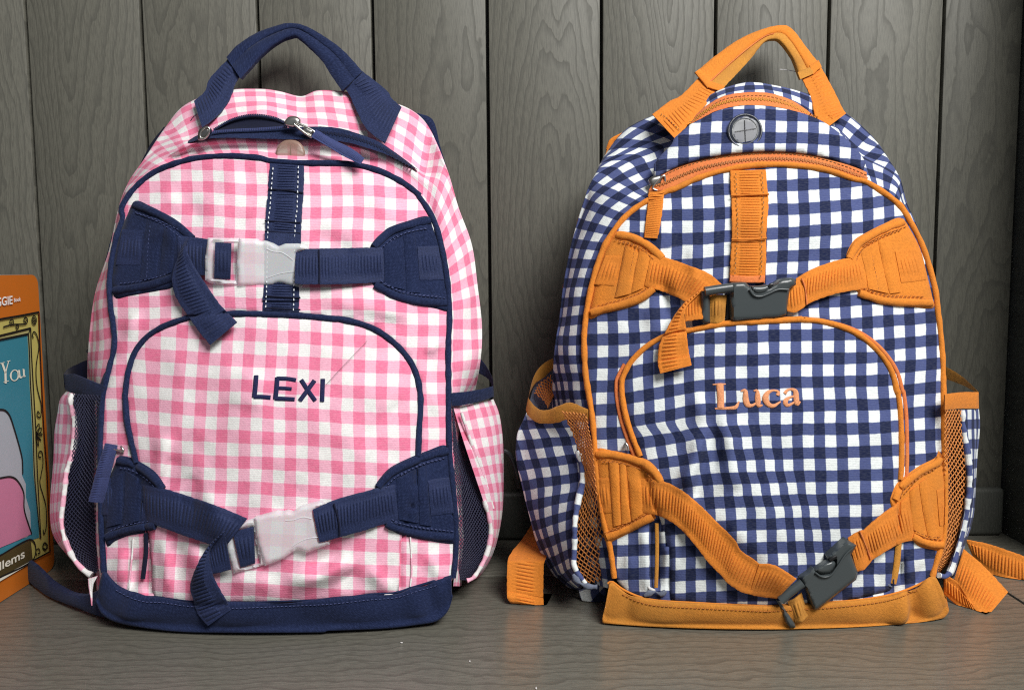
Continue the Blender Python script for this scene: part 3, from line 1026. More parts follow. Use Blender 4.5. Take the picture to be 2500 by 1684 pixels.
teeth_line = K('A2', (640, 965), (800, 985), (950, 1022), (1100, 1078), (1250, 1170), (1340, 1225))
teeth('zipper_teeth', teeth_line, surf_of([zip_t], lambda x, y: np.full(np.shape(x), -.137)), M['navy_dark'], zip_t)
zD = lambda x, y: np.full(np.shape(x), -.1375)
s1 = plate('zipper_slider', K('A1', (1790, 880), (1820, 855), (1870, 855), (1900, 880), (1890, 915), (1850, 935), (1795, 925), (1780, 905)), zD, M['metal'], zip_t, 2, 9, 9, 8, step=3, res=4, rounded=True)
tube('pull_loop', [(x, y, 10, 3.0) for x, y in K('A1', (1855, 905), (1880, 905), (2000, 965), (1975, 1002), (1870, 925))], zD, M['metal'], s1, closed=True, step=3, sec=8)
plate('pull_clasp', K('A1', (1935, 920), (2005, 958), (1978, 1000), (1912, 960)), zD, M['metal'], s1, 8, 5, 6, 6, step=3, res=5)
ribbon('pull_tab', K('A2', (600, 1005), (720, 1075), (830, 1142), (960, 1205)), K('A2', (635, 948), (760, 1022), (890, 1085), (990, 1158)), lambda x, y: np.interp(y, [310, 405], [-.143, -.157]), M['navy_tab'], s1, off=6, thick=3, ribs=(.25, .75, 4.2, 1.5), step=4)
s2 = plate('zipper_slider', K('A1', (1150, 985), (1165, 945), (1225, 930), (1245, 960), (1215, 1005), (1155, 1030)), zD, M['dark_metal'], zip_t, 2, 8, 8, 8, step=3, res=4, rounded=True)
tube('pull_loop', ring_pts(*K('A1', (1200, 975))[0], 9, 16, 18, .6, 10, 2.6), zD, M['metal'], s2, closed=True, step=3, sec=8)

# earphone port, half hidden by the front piping
gx, gy = K('A2', (447, 1130))[0]
gD = flat_at(side_D, gx, gy - 6, 0, 0)
gp = sheet('earphone_port', resample([(gx + 35 * math.cos(a), gy + 35 * math.sin(a)) for a in np.linspace(0, 6.2832, 25)[:-1]], 4, closed=True), gD, M['tan_rubber'], PB, off=11, h=3, r=6, res=7, thick=3)
tube('port_rim', ring_pts(gx, gy, 34, 34, 28, 0, 8, 2.2), gD, M['tan_rubber'], gp, closed=True, step=4, sec=8)
tube('port_slit', [(gx, gy - 22, 11, 1.6), (gx + 1, gy + 8, 11, 1.6)], gD, M['navy_dark'], gp, sec=6)

# carrying handle
hY = lambda x, y: np.interp(y, [50, 150, 230, 345], [-.030, -.050, -.075, -.128])
ribbon('handle_webbing', K('A1', (1180, 935), (1280, 860), (1370, 750), (1420, 620), (1455, 560)), K('A1', (1120, 742), (1200, 670), (1228, 590), (1290, 515), (1375, 430)), hY, M['navy_web'], PB, off=6, thick=5, ribs=(.42, .82, 8.8, 4.2), crown=3.0)
ribbon('handle_webbing', K('A2', (840, 640), (880, 700), (940, 830), (1010, 950), (1138, 1052)), K('A2', (970, 520), (1090, 612), (1160, 672), (1190, 722), (1260, 785)), hY, M['navy_web'], PB, off=6, thick=5, ribs=(.42, .80, 8.8, 4.2), crown=3.0)
ho = K('A1', (1357, 420), (1450, 322), (1600, 232), (1750, 182)) + K('A2', (430, 170), (530, 182), (650, 240), (800, 342), (900, 440), (972, 525))
hi = K('A1', (1462, 578), (1540, 490), (1620, 405), (1740, 312)) + K('A2', (470, 272), (510, 290), (580, 350), (680, 450), (740, 545), (825, 668))
hm = [((a[0] + b[0]) / 2 + .12 * (a[0] - b[0]), (a[1] + b[1]) / 2 + .12 * (a[1] - b[1])) for a, b in zip(ho, hi)]
sl_ = ribbon('handle_sleeve', [(p[0] + (q[0] - p[0]) * .04, p[1] + (q[1] - p[1]) * .04) for p, q in zip(hm, hi)], ho, hY, M['navy'], PB, off=14, thick=16, m=9, crown=6, wave=2.0)
ribbon('handle_fold', hi, hm, hY, M['navy'], sl_, off=16, thick=18, m=9, crown=9, wave=2.0)
tube('loose_thread', [(x, y, -.06, 1.1) for x, y in K('A2', (835, 665), (780, 682), (748, 700), (735, 712))], None, M['navy_dark'], sl_, rel=False, sec=5)
tube('loose_thread', [(x, y, -.12, 1.0) for x, y in K('A1', (1142, 835), (1110, 865), (1095, 888))], None, M['navy_dark'], sl_, rel=False, sec=5)

# webbing ladder down the middle
dA = K('A1', (1680, 1172), (1668, 1300), (1660, 1450)) + K('A3', (1655, 120), (1645, 265), (1640, 420), (1632, 700), (1620, 935))
dB = K('A1', (1925, 1195), (1925, 1300), (1920, 1450)) + K('A3', (1915, 120), (1905, 290), (1900, 420), (1895, 700), (1888, 940))
ladD = uP
lad = ribbon('webbing_ladder', dA, dB, ladD, M['navy_web'], PB, off=[9, 12, 11, 14, 15, 9, 8, 9], thick=6, ribs=(.28, .72, 6.3, 2.2), wave=.6)
ribbon('webbing_loop', K('A3', (1640, 345), (1640, 420), (1636, 470)), K('A3', (1903, 348), (1902, 425), (1900, 480)), ladD, M['navy_web'], lad, off=[18, 20, 15], thick=4, m=7)
ribbon('webbing_loop', K('A3', (1625, 815), (1622, 850)), K('A3', (1892, 818), (1890, 852)), ladD, M['navy_web'], lad, off=[15, 14], thick=4, m=7)
stitches('stitching', [K('A1', (1700, 1225), (1690, 1350), (1683, 1440), (1676, 1540)) + K('A3', (1668, 230), (1662, 330), (1660, 450), (1652, 760), (1645, 930)),
                       K('A1', (1885, 1215), (1882, 1330), (1878, 1440), (1875, 1540)) + K('A3', (1868, 230), (1860, 340), (1858, 450), (1852, 800), (1848, 935))], ladD, M['thread_white'], lad, 7, 6, 1.5, off=18)
tube('seam', [(x, y, 16, 1.8) for x, y in K('A1', (1665, 1385), (1800, 1395), (1920, 1412))], ladD, M['navy_dark'], lad, sec=6)
for ya in (268, 345, 818, 905):
    tube('seam', [(x, y, 17, 2.0) for x, y in K('A3', (1640, ya), (1770, ya + 8), (1900, ya + 14))], ladD, M['navy_dark'], lad, sec=6)

# strap anchors at the four corners
NV, NW = M['navy'], M['navy_web']
arrow(uP, PB, NV, NV, K('A3', (690, 122), (800, 160), (900, 210), (1000, 268), (1080, 335), (1125, 395), (1090, 520), (1040, 640), (965, 752), (860, 778), (750, 798), (640, 818), (545, 832), (515, 730), (522, 600), (545, 480), (580, 350), (630, 230)),
      [K('A3', (680, 150), (790, 190), (890, 235), (990, 300), (1070, 365), (1110, 400)), K('A3', (535, 775), (640, 765), (760, 745), (860, 720), (960, 685))],
      [(K('A3', (845, 690), (860, 560), (880, 420), (900, 310)), K('A3', (725, 700), (738, 560), (752, 400), (775, 255))), (K('A3', (960, 640), (975, 540), (985, 430), (1000, 350)), K('A3', (862, 690), (878, 560), (890, 430), (905, 320)))],
      (K('A3', (548, 590), (640, 592), (725, 592)), K('A3', (595, 330), (670, 335), (748, 335))), NW, seams=[K('A3', (800, 300), (785, 450), (775, 680)), K('A3', (690, 205), (850, 260), (1010, 335))])
arrow(uP, PB, NV, NV, K('A4', (1450, 234), (1300, 270), (1180, 312), (1100, 370), (1050, 425), (1030, 470), (1025, 600), (1045, 720), (1100, 782), (1200, 842), (1350, 882), (1500, 906), (1605, 930), (1608, 860), (1585, 700), (1555, 520), (1525, 420), (1490, 320)),
      [K('A4', (1470, 262), (1310, 300), (1190, 340), (1115, 400), (1060, 455)), K('A4', (1065, 735), (1120, 765), (1220, 815), (1360, 850), (1500, 865), (1590, 868))],
      [(K('A4', (1140, 740), (1138, 600), (1132, 450)), K('A4', (1285, 770), (1280, 600), (1262, 380))), (K('A4', (1300, 790), (1290, 600), (1275, 375)), K('A4', (1400, 795), (1385, 600), (1355, 350)))],
      (K('A4', (1395, 702), (1480, 702), (1570, 697)), K('A4', (1378, 455), (1450, 452), (1530, 450))), NW, seams=[K('A4', (1450, 325), (1300, 352), (1180, 420)), K('A4', (1130, 730), (1300, 800), (1590, 832))])
arrow(uP, PB, NV, NV, K('A5', (545, 690), (570, 640), (650, 648), (740, 690), (830, 750), (885, 820), (905, 880), (890, 1000), (870, 1100), (835, 1170), (760, 1200), (640, 1222), (540, 1262), (488, 1300), (460, 1200), (445, 1050), (455, 950), (490, 830)),
      [K('A5', (560, 672), (650, 690), (740, 735), (820, 795), (870, 850), (890, 880)), K('A5', (478, 1230), (560, 1200), (680, 1170), (800, 1150), (835, 1150))],
      [(K('A5', (590, 1130), (600, 950), (605, 760)), K('A5', (480, 1160), (492, 960), (515, 790))), (K('A5', (720, 1110), (735, 960), (745, 820)), K('A5', (600, 1150), (612, 950), (620, 750)))],
      (K('A5', (440, 1070), (520, 1072), (580, 1065)), K('A5', (455, 800), (530, 800), (600, 800))), NW)
arrow(uP, PB, NV, NV, K('A6', (1590, 562), (1450, 600), (1300, 660), (1180, 722), (1110, 792), (1068, 865), (1080, 1000), (1110, 1100), (1140, 1150), (1190, 1185), (1280, 1222), (1450, 1256), (1655, 1278), (1668, 1180), (1650, 1000), (1632, 850), (1612, 700)),
      [K('A6', (1600, 600), (1460, 635), (1320, 690), (1200, 750), (1130, 815), (1090, 865)), K('A6', (1150, 1135), (1200, 1160), (1300, 1190), (1450, 1218), (1640, 1235))],
      [(K('A6', (1240, 1100), (1232, 950), (1225, 805)), K('A6', (1385, 1130), (1380, 950), (1362, 740))), (K('A6', (1395, 1140), (1388, 950), (1372, 735)), K('A6', (1480, 1150), (1462, 950), (1440, 705)))],
      (K('A6', (1478, 1076), (1560, 1065), (1645, 1055)), K('A6', (1455, 818), (1540, 800), (1610, 795))), NW, seams=[K('A6', (1580, 650), (1400, 700), (1240, 790)), K('A6', (1180, 1120), (1400, 1160), (1640, 1190))])

# straps and buckles
RB = (.27, .73, 8.6, 3.0)
uD = uP
ribbon('strap', K('A3', (1000, 645), (1100, 660), (1215, 668)), K('A3', (1000, 375), (1100, 385), (1225, 402)), uD, NW, PB, off=[16, 22, 30], thick=4, ribs=RB)
tl = ribbon('strap_tail', K('A3', (1060, 398), (1000, 540), (960, 680), (985, 820), (1075, 960), (1165, 1090), (1240, 1175)), K('A3', (1075, 392), (1060, 470), (1120, 600), (1210, 740), (1300, 870), (1380, 955), (1435, 1012)), uD, NW, PB,
            off=[34, 44, 46, 38, 30, 30, 30], thick=4, ribs=(.22, .66, 9.0, 3.0), hem=6)
ribbon('strap', K('A4', (478, 730), (700, 733), (900, 728), (1135, 716)), K('A4', (487, 472), (700, 470), (900, 466), (1125, 460)), uD, NW, PB, off=[36, 32, 24, 15], thick=5, ribs=(.29, .73, 8.0, 3.0))
tube('strap_stitching', [(x, y, 37, 2.0) for x, y in K('A4', (655, 480), (660, 600), (660, 725))], uD, M['navy_dark'], PB, sec=6)
CP = M['clear_plastic']
bD = flat_at(pink.D, *K('A3', (1560, 570))[0], .00001, 0)
bk = plate('buckle', K('A3', (1450, 394), (1570, 398), (1598, 420), (1640, 412), (1690, 430), (1735, 456), (1790, 434), (1880, 433), (1925, 445), (1938, 475), (1870, 500), (1860, 720), (1922, 735), (1915, 762), (1850, 748), (1740, 722), (1700, 738), (1640, 747), (1600, 738), (1545, 752), (1438, 745), (1432, 570)), bD, CP, PB, 26, 8, 9, 26, step=4, res=6)
tube('buckle_seam', [(x, y, 34, 1.4) for x, y in K('A3', (1650, 470), (1700, 492), (1770, 502), (1845, 555))], bD, CP, bk, sec=6)
tube('buckle_seam', [(x, y, 34, 1.4) for x, y in K('A3', (1650, 690), (1700, 670), (1770, 650), (1850, 640))], bD, CP, bk, sec=6)
plate('ladder_frame', K('A3', (1222, 392), (1455, 394), (1440, 745), (1240, 726), (1203, 700), (1200, 560)), bD, CP, bk, 20, 7, 6, 16, step=4, holes=[K('A3', (1262, 425), (1440, 432), (1425, 705), (1255, 692))], res=6)
ribbon('slot_webbing', K('A3', (1268, 690), (1385, 697)), K('A3', (1276, 425), (1392, 430)), bD, NW, bk, off=[24, 24], thick=4, crown=6, ribs=(.28, .68, 9.5, 2.5))

ribbon('strap', K('A5', (735, 1108), (900, 1166), (1050, 1222), (1215, 1278), (1330, 1330)), K('A5', (748, 850), (900, 880), (1100, 942), (1300, 1012), (1510, 1098)), uD, NW, PB, off=[14, 22, 27, 28, 26], thick=4, ribs=RB)
ribbon('strap_end', K('A7', (1560, 700), (1610, 690), (1690, 668)), K('A7', (1520, 540), (1570, 450), (1640, 385)), uD, NW, PB, off=[26, 28, 30], thick=4, ribs=(.3, .7, 8, 2.5))
ribbon('strap_tail', K('A7', (1640, 385), (1530, 490), (1450, 620), (1393, 780), (1415, 890), (1445, 985), (1520, 1082)), K('A7', (1650, 388), (1545, 510), (1535, 600), (1560, 720), (1610, 820), (1660, 905), (1692, 962)), uD, NW, PB,
       off=[30, 40, 44, 38, 32, 28, 26], thick=4, ribs=(.12, .60, 9.0, 3.0), hem=6)
ribbon('strap', K('A6', (660, 1272), (800, 1235), (1000, 1180), (1120, 1140), (1238, 1110)), K('A6', (610, 1032), (780, 958), (1000, 898), (1100, 870), (1210, 845)), uD, NW, PB, off=[34, 30, 24, 18, 14], thick=5, ribs=(.29, .73, 8.0, 3.0))
tube('strap_stitching', [(x, y, 35, 2.0) for x, y in K('A6', (765, 985), (800, 1110), (810, 1220))], uD, M['navy_dark'], PB, sec=6)
bD2 = flat_at(pink.D, *K('A5', (1700, 1240))[0], .00001, 0)
bk = plate('buckle', K('A5', (1560, 1092), (1720, 1048), (1760, 1054), (1800, 1042), (1838, 1052), (1900, 1012), (2050, 975), (2064, 1000), (1990, 1045), (2040, 1265), (2108, 1262), (2112, 1285), (1950, 1345), (1880, 1324), (1835, 1345), (1780, 1388), (1640, 1442), (1585, 1270)), bD2, CP, PB, 26, 8, 9, 26, step=4, res=6)
tube('buckle_seam', [(x, y, 34, 1.4) for x, y in K('A5', (1790, 1110), (1850, 1105), (1920, 1085), (1985, 1098))], bD2, CP, bk, sec=6)
tube('buckle_seam', [(x, y, 34, 1.4) for x, y in K('A5', (1840, 1300), (1900, 1262), (1960, 1240), (2030, 1232))], bD2, CP, bk, sec=6)
plate('ladder_frame', K('A5', (1332, 1165), (1560, 1098), (1640, 1435), (1412, 1496), (1345, 1260)), bD2, CP, bk, 18, 7, 6, 16, step=4, holes=[K('A5', (1395, 1190), (1548, 1150), (1605, 1425), (1455, 1462))], res=6)
ribbon('slot_webbing', K('A5', (1462, 1455), (1566, 1425)), K('A5', (1405, 1195), (1556, 1155)), bD2, NW, bk, off=[23, 23], thick=4, crown=6, ribs=(.28, .68, 9.5, 2.5))

# pocket zipper pull on the left
ribbon('pull_tab', K('A5', (470, 545), (420, 690), (378, 850), (345, 972)), K('A5', (560, 562), (525, 700), (490, 850), (458, 985)), uD, M['navy_tab'], PB, off=[16, 22, 20, 16], thick=3, ribs=(.12, .36, 4.2, 1.6), step=4)
tube('pull_hook', [(x, y, 14, 3.2) for x, y in K('A5', (540, 590), (575, 600), (600, 610), (600, 585), (585, 570))], uD, M['metal'], PB, sec=8, step=3)

# name
lw = 5.4
L_ = K('A5', (1576, 52), (1570, 130), (1563, 210), (1620, 208), (1680, 212))
stroke_letter('letter', [[(*p, lw + .6) for p in K('A5', (1576, 50), (1570, 130), (1562, 208))], [(*p, lw) for p in K('A5', (1560, 206), (1620, 206), (1682, 211))]], uD, M['thread_navy'], PB, off=8.2)
stroke_letter('letter', [[(*p, lw + .6) for p in K('A5', (1730, 64), (1725, 140), (1716, 222))], [(*p, lw) for p in K('A5', (1725, 72), (1800, 74), (1868, 84))], [(*p, lw - .8) for p in K('A5', (1722, 142), (1780, 143), (1836, 148))], [(*p, lw) for p in K('A5', (1715, 218), (1780, 220), (1858, 224))]], uD, M['thread_navy'], PB, off=8.2)
stroke_letter('letter', [[(*p, lw + .4) for p in K('A5', (1905, 82), (1955, 160), (2008, 235))], [(*p, lw + .2) for p in K('A5', (2004, 85), (1950, 160), (1896, 234))]], uD, M['thread_navy'], PB, off=8.2)
stroke_letter('letter', [[(*p, lw + .4) for p in K('A5', (2064, 74), (2061, 160), (2058, 240))]], uD, M['thread_navy'], PB, off=8.2)

# side pockets
def pocket_side(outer, inner, yo, yi, yb, mat, period, n=60, ang=0.0, puff=10, uv0=(0, 0), name='side_pocket', back=None):
    a, b = resample(inner, n=n), resample(outer, n=n)
    yi_ = np.interp(np.linspace(0, 1, n), np.linspace(0, 1, len(yi)), yi)
    rows = [np.concatenate([a, yi_[:, None]], 1)]
    for f, g in ((.35, .22), (.7, .5), (.92, .8), (1, 1)):
        p = a * (1 - f) + b * f
        rows.append(np.concatenate([p, (yi_ * (1 - g) + yo * g)[:, None]], 1))
    q = b + (a - b) * .15
    rows.append(np.concatenate([q, np.full((n, 1), yb)], 1))
    def bmp(u, v, fu, fv):
        return .0022 * noise.noise(Vector((u * 24, v * 60, yo * 50))) * math.sin(math.pi * min(fv * 1.2, 1))
    return cloth_patch(name, rows, 90, 16, mat, PBX, period, ang, uv0, bump=bmp)


PBX = PB
out_l = K('A5', (185, 165), (140, 225), (120, 330), (100, 450), (94, 600), (85, 750), (72, 900), (66, 1050), (78, 1180), (118, 1270), (180, 1350), (250, 1430), (320, 1500), (372, 1520))
in_l = K('A5', (248, 182), (232, 240), (256, 350), (264, 450), (258, 550), (238, 650), (202, 760), (192, 860), (180, 960), (165, 1100), (178, 1200), (210, 1300), (262, 1400), (330, 1475), (385, 1510))
sp = pocket_side(out_l, in_l, -.135, [-.182, -.19, -.20, -.207, -.206], -.09, M['pink'], .0185, uv0=(.3, .1))
tube('pocket_rim', [(x - 5, y, Y, 6.5) for (x, y), Y in zip(in_l, np.interp(np.arange(len(in_l)), [0, 4, 10, 14], [-.183, -.192, -.205, -.207]))], None, M['pink'], sp, rel=False, uvs=56, jit=.5)
edge_l = [(243, 965), (238, 1030), (236, 1100), (236, 1180), (238, 1260), (244, 1330), (252, 1385)]
nl_in = [(p[0] - 4, p[1]) for p in resample(in_l, n=7)]
net('net_panel', [[(*p, -.196 + .01 * i / 6 * 0) for i, p in enumerate(nl_in)], [((p[0] * .5 + q[0] * .5), (p[1] + q[1]) / 2, -.190) for p, q in zip(nl_in, edge_l)], [(*q, -.197) for q in edge_l]], 40, 9, M['navy_net'], sp, .00042)
cloth_patch('pocket_lining', [[(*p, -.165) for p in nl_in], [((p[0] + q[0]) / 2, (p[1] + q[1]) / 2, -.172) for p, q in zip(nl_in, edge_l)], [(q[0] + 4, q[1], -.180) for q in edge_l]], 20, 6, M['navy_dark'], sp, .03)
# wide navy binding strip beside the net
ribbon('edge_strip', [(252, 915), (239, 960), (236, 1050), (238, 1150), (244, 1280), (255, 1400)], [(268, 890), (258, 960), (252, 1050), (253, 1150), (257, 1280), (264, 1405)], uD, NV, PB, off=4, thick=8, m=7, crown=5)
eb = ribbon('elastic_band', K('A5', (178, 150), (250, 188), (340, 218), (425, 238)), K('A5', (165, 45), (240, 42), (335, 78), (470, 130)), None, NV, sp, off=[(-.150, -.150), (-.168, -.168), (-.184, -.184), (-.194, -.196)], rel=False, thick=6, m=7, crown=2)
ribbon('elastic_band', K('A5', (172, 140), (200, 105), (300, 110), (420, 150)), K('A3', (165, 1392), (200, 1350), (285, 1308), (365, 1272)), None, M['navy_dark'], sp, off=[(-.149, -.149), (-.120, -.120), (-.10, -.10), (-.11, -.10)], rel=False, thick=5, m=7)

out_r = K('A6', (1935, 222), (1975, 320), (1998, 450), (2008, 600), (2010, 800), (2003, 1000), (1985, 1150), (1950, 1300), (1900, 1420), (1830, 1515), (1760, 1545))
in_r = K('A6', (1642, 288), (1680, 420), (1738, 600), (1798, 780), (1858, 960), (1896, 1090), (1908, 1200), (1890, 1320), (1845, 1430), (1785, 1525), (1735, 1550))
sp = pocket_side(out_r, in_r, -.125, [-.192, -.196, -.186, -.175, -.19], -.08, M['pink'], .0185, uv0=(.2, .6))
tube('pocket_welt', [(x, y, Y, 4.2) for (x, y), Y in zip(K('A6', (1700, 320), (1740, 450), (1800, 620), (1850, 760), (1895, 900), (1930, 1020)), (-.194, -.192, -.186, -.180, -.172, -.166))], None, M['pink'], sp, rel=False, uvs=56, jit=.3)
tube('pocket_rim', [(x + 2, y, Y, 6.0) for (x, y), Y in zip(in_r[4:], (-.183, -.180, -.178, -.18, -.184, -.188, -.19))], None, M['pink'], sp, rel=False, uvs=56, jit=.5)
edge_r = [(1106, 995), (1106, 1060), (1108, 1130), (1115, 1210), (1120, 1290), (1122, 1360), (1112, 1412)]
nr_in = resample(in_r, n=7)
net('net_panel', [[(*q, -.200) for q in edge_r], [((p[0] + q[0]) / 2, (p[1] + q[1]) / 2, -.186) for p, q in zip(nr_in, edge_r)], [(p[0] + 3, p[1], -.178) for p in nr_in]], 44, 11, M['navy_net'], sp, .00042)
cloth_patch('pocket_lining', [[(q[0] - 4, q[1], -.180) for q in edge_r], [((p[0] + q[0]) / 2, (p[1] + q[1]) / 2, -.165) for p, q in zip(nr_in, edge_r)], [(*p, -.155) for p in nr_in]], 20, 6, M['navy_dark'], sp, .03)
ribbon('elastic_band', K('A6', (1632, 275), (1740, 262), (1850, 235), (1938, 205)), K('A6', (1622, 180), (1740, 168), (1850, 150), (1932, 128)), None, NV, sp, off=[(-.197, -.197), (-.185, -.185), (-.165, -.165), (-.145, -.145)], rel=False, thick=6, m=7, crown=2)
ribbon('elastic_band', K('A6', (1938, 205), (1925, 130), (1890, 70), (1800, 20)), K('A4', (1934, 1475), (1928, 1425), (1890, 1345), (1825, 1258)), None, NV, sp, off=[(-.145, -.145), (-.118, -.118), (-.10, -.10), (-.085, -.085)], rel=False, thick=6, m=7)

# shoulder straps: the padded ends that show behind the bag
ribbon('shoulder_strap', K('A7', (140, 625), (200, 742), (350, 862), (550, 942), (700, 1000), (860, 1040)), K('A7', (152, 582), (255, 640), (380, 760), (520, 842), (640, 855), (790, 790)), lambda x, y: np.interp(x, [40, 70, 117, 183, 233, 290], [-.105, -.13, -.168, -.196, -.212, -.228]), NV, PB, off=2, thick=14, m=9, crown=5, wave=3)
ribbon('shoulder_strap', K('A2', (1350, 845), (1440, 950), (1530, 1100), (1600, 1300)), K('A2', (1380, 828), (1490, 880), (1540, 1060), (1612, 1300)), lambda x, y: np.full(np.shape(x), -.045), M['navy'], PB, off=2, thick=20, m=7, crown=3)
ribbon('shoulder_strap', K('A1', (700, 1260), (800, 1060), (900, 930)), K('A1', (780, 1260), (860, 1060), (960, 930)), lambda x, y: np.full(np.shape(x), -.045), M['navy_dark'], PB, off=2, thick=20, m=7, crown=3)
ribbon('shoulder_strap', K('A3', (470, 560), (505, 430), (550, 260)), K('A3', (540, 560), (580, 430), (600, 260)), lambda x, y: np.full(np.shape(x), -.055), M['navy'], PB, off=2, thick=20, m=7, crown=3)
# frayed ribbon end and loose threads
ribbon('frayed_end', K('A7', (645, 735), (650, 800), (668, 930)), K('A7', (715, 715), (680, 790), (674, 932)), uD, M['pink'], PB, off=[6, 10, 10], thick=2, m=5, wave=3)
tube('loose_thread', [(x, y, -.12, 1.3) for x, y in K('A3', (350, 1205), (335, 1220), (350, 1245), (352, 1270))], None, M['navy_dark'], PB, rel=False, sec=5, step=3)
tube('stray_hair', [(x, y, 15, .5) for x, y in K('A4', (1010, 1145), (900, 1260), (800, 1365), (705, 1470))], uD, M['dark_metal'], PB, sec=5)

# ------------------------------------------------------------------ blue backpack
BB = tag(empty('backpack', (.21, -.16, 0.0)), 'navy and white gingham backpack with orange trim and grey buckles, name Luca', 'backpack', 'gingham backpacks side by side on the bench')
blue = Bag(1872, (1860, 1120, 360, 330, .012),
           [(1730, 1010, 1745, 1150, 18, -10), (1745, 1060, 1700, 1220, 12, -14), (1720, 1060, 1670, 1200, 22, 12), (1780, 1020, 1790, 1200, 28, 9), (1700, 960, 1740, 1080, 20, 7),
            (1620, 680, 1640, 800, 18, -9), (1590, 740, 1600, 860, 16, 6), (1690, 600, 1700, 700, 16, 5), (1560, 860, 1520, 960, 18, 6),
            (1600, 1270, 1605, 1440, 11, -16), (1575, 1290, 1580, 1440, 12, 9), (1635, 1290, 1650, 1420, 13, 10), (1665, 1290, 1640, 1440, 12, -8), (1540, 1340, 1530, 1440, 14, 6),
            (2165, 1370, 2180, 1440, 10, 8), (2200, 1360, 2205, 1450, 9, -12), (2230, 1350, 2200, 1440, 13, 8), (2120, 1330, 2140, 1440, 14, -7), (2260, 1380, 2230, 1430, 10, -8),
            (1750, 1260, 1960, 1440, 30, 5), (1900, 560, 2050, 560, 50, 4), (2200, 900, 2210, 1060, 18, -5), (1850, 1180, 1900, 1350, 40, 5)],
           ([330, 400, 560, 800, 1100, 1350, 1470, 1560], [-.146, -.156, -.184, -.206, -.226, -.2370, -.2415, -.2445]))
arch = [(1500, 1410), (1490, 1340), (1474, 1270), (1462, 1200), (1455, 1130)] + K('B5', (662, 500), (645, 330), (618, 160), (598, 20)) + K('B3', (590, 1200), (590, 1090), (605, 950), (622, 850), (650, 720), (690, 580), (740, 450), (800, 350), (870, 260), (960, 180), (1060, 118), (1190, 55)) + \
    K('B1', (900, 1382), (1050, 1312), (1200, 1262), (1400, 1222), (1600, 1206), (1800, 1216), (2000, 1246), (2200, 1312)) + K('B2', (1160, 1330), (1250, 1382), (1350, 1450)) + \
    K('B4', (1430, 172), (1490, 270), (1550, 380), (1600, 500), (1642, 640), (1680, 800), (1697, 950), (1716, 1100), (1731, 1300), (1735, 1530)) + K('B6', (1736, 300), (1738, 500), (1745, 700), (1750, 900), (1746, 1100), (1735, 1250), (1690, 1400), (1655, 1520))
base_top = K('B7', (852, 770), (885, 758), (960, 812), (1080, 866), (1220, 895), (1500, 912), (2000, 936)) + K('B8', (450, 936), (700, 922), (900, 910), (1200, 880), (1400, 838), (1550, 780), (1662, 722), (1672, 730))
front_outline = np.concatenate([resample(arch, 9), resample([(2262, 1432), (2180, 1462), (2040, 1482), (1870, 1490), (1700, 1484), (1600, 1476), (1530, 1452)], 9)[1:-1]])


def uv_blue_up(x, y):
    return np.stack([(x - 1936) / 51.8 + .25 + .04 * np.sin(y / 50), (y - 540 + .068 * (x - 1936) + .00011 * (x - 1900) ** 2 * (y < 600)) / 57.5 + .25 + .04 * np.sin(x / 70)], 1)


_rows = [(35, [1215, 1055, 895, 735, 578, 418, 260, 100]), (375, [1230, 1070, 910, 750, 590, 430, 265, 110]), (540, [1240, 1078, 915, 750, 590, 440, 300, 165, 40]), (715, [1250, 1082, 917, 752, 600, 468, 332, 195, 65]), (890, [1252, 1085, 920, 762, 636, 508, 368, 232, 92]),
         (1065, [1258, 1093, 930, 790, 668, 545, 402, 258, 108]), (1235, [1264, 1100, 945, 818, 685, 556, 405, 262, 110]), (1420, [1272, 1110, 958, 836, 706, 566, 410, 265, 112])]


def _u_of(x, y):
    """warp of the printed squares measured along eight rows of the pocket"""
    cols = []
    ys = []
    for ry, xs in _rows:
        xs = [1724 + q / 3.0 for q in xs]
        d = xs[-2] - xs[-1]
        ext = [xs[0] + 53.7 * k for k in range(6, 0, -1)] + xs + [xs[-1] - 50 * k for k in range(1, 9)]
        k0 = 6
        ys.append(900 + ry / 3.0)
        xx = np.array(ext[::-1])
        kk = np.array([k0 - i for i in range(len(ext))][::-1], float)
        cols.append(np.interp(x, xx, kk))
    cols = np.array(cols)
    t = np.interp(y, ys, np.arange(len(ys)))
    i = np.clip(t.astype(int), 0, len(ys) - 2)
    f = np.clip(t - i, 0, 1)
    f = f * f * (3 - 2 * f)
    r = np.arange(len(x))
    return cols[i, r] * (1 - f) + cols[i + 1, r] * f


def uv_blue_lo(x, y):
    s = np.maximum(0, 1700 - x)
    fold = .13 * s * np.clip((1330 - y) / 200, 0, 1) * np.clip((y - 760) / 200, 0, 1)
    return np.stack([_u_of(x, y) + .25, (y - 1025 + .036 * (x - 1812) - fold) / 57.4 + .25 + .03 * np.sin(x / 90)], 1)


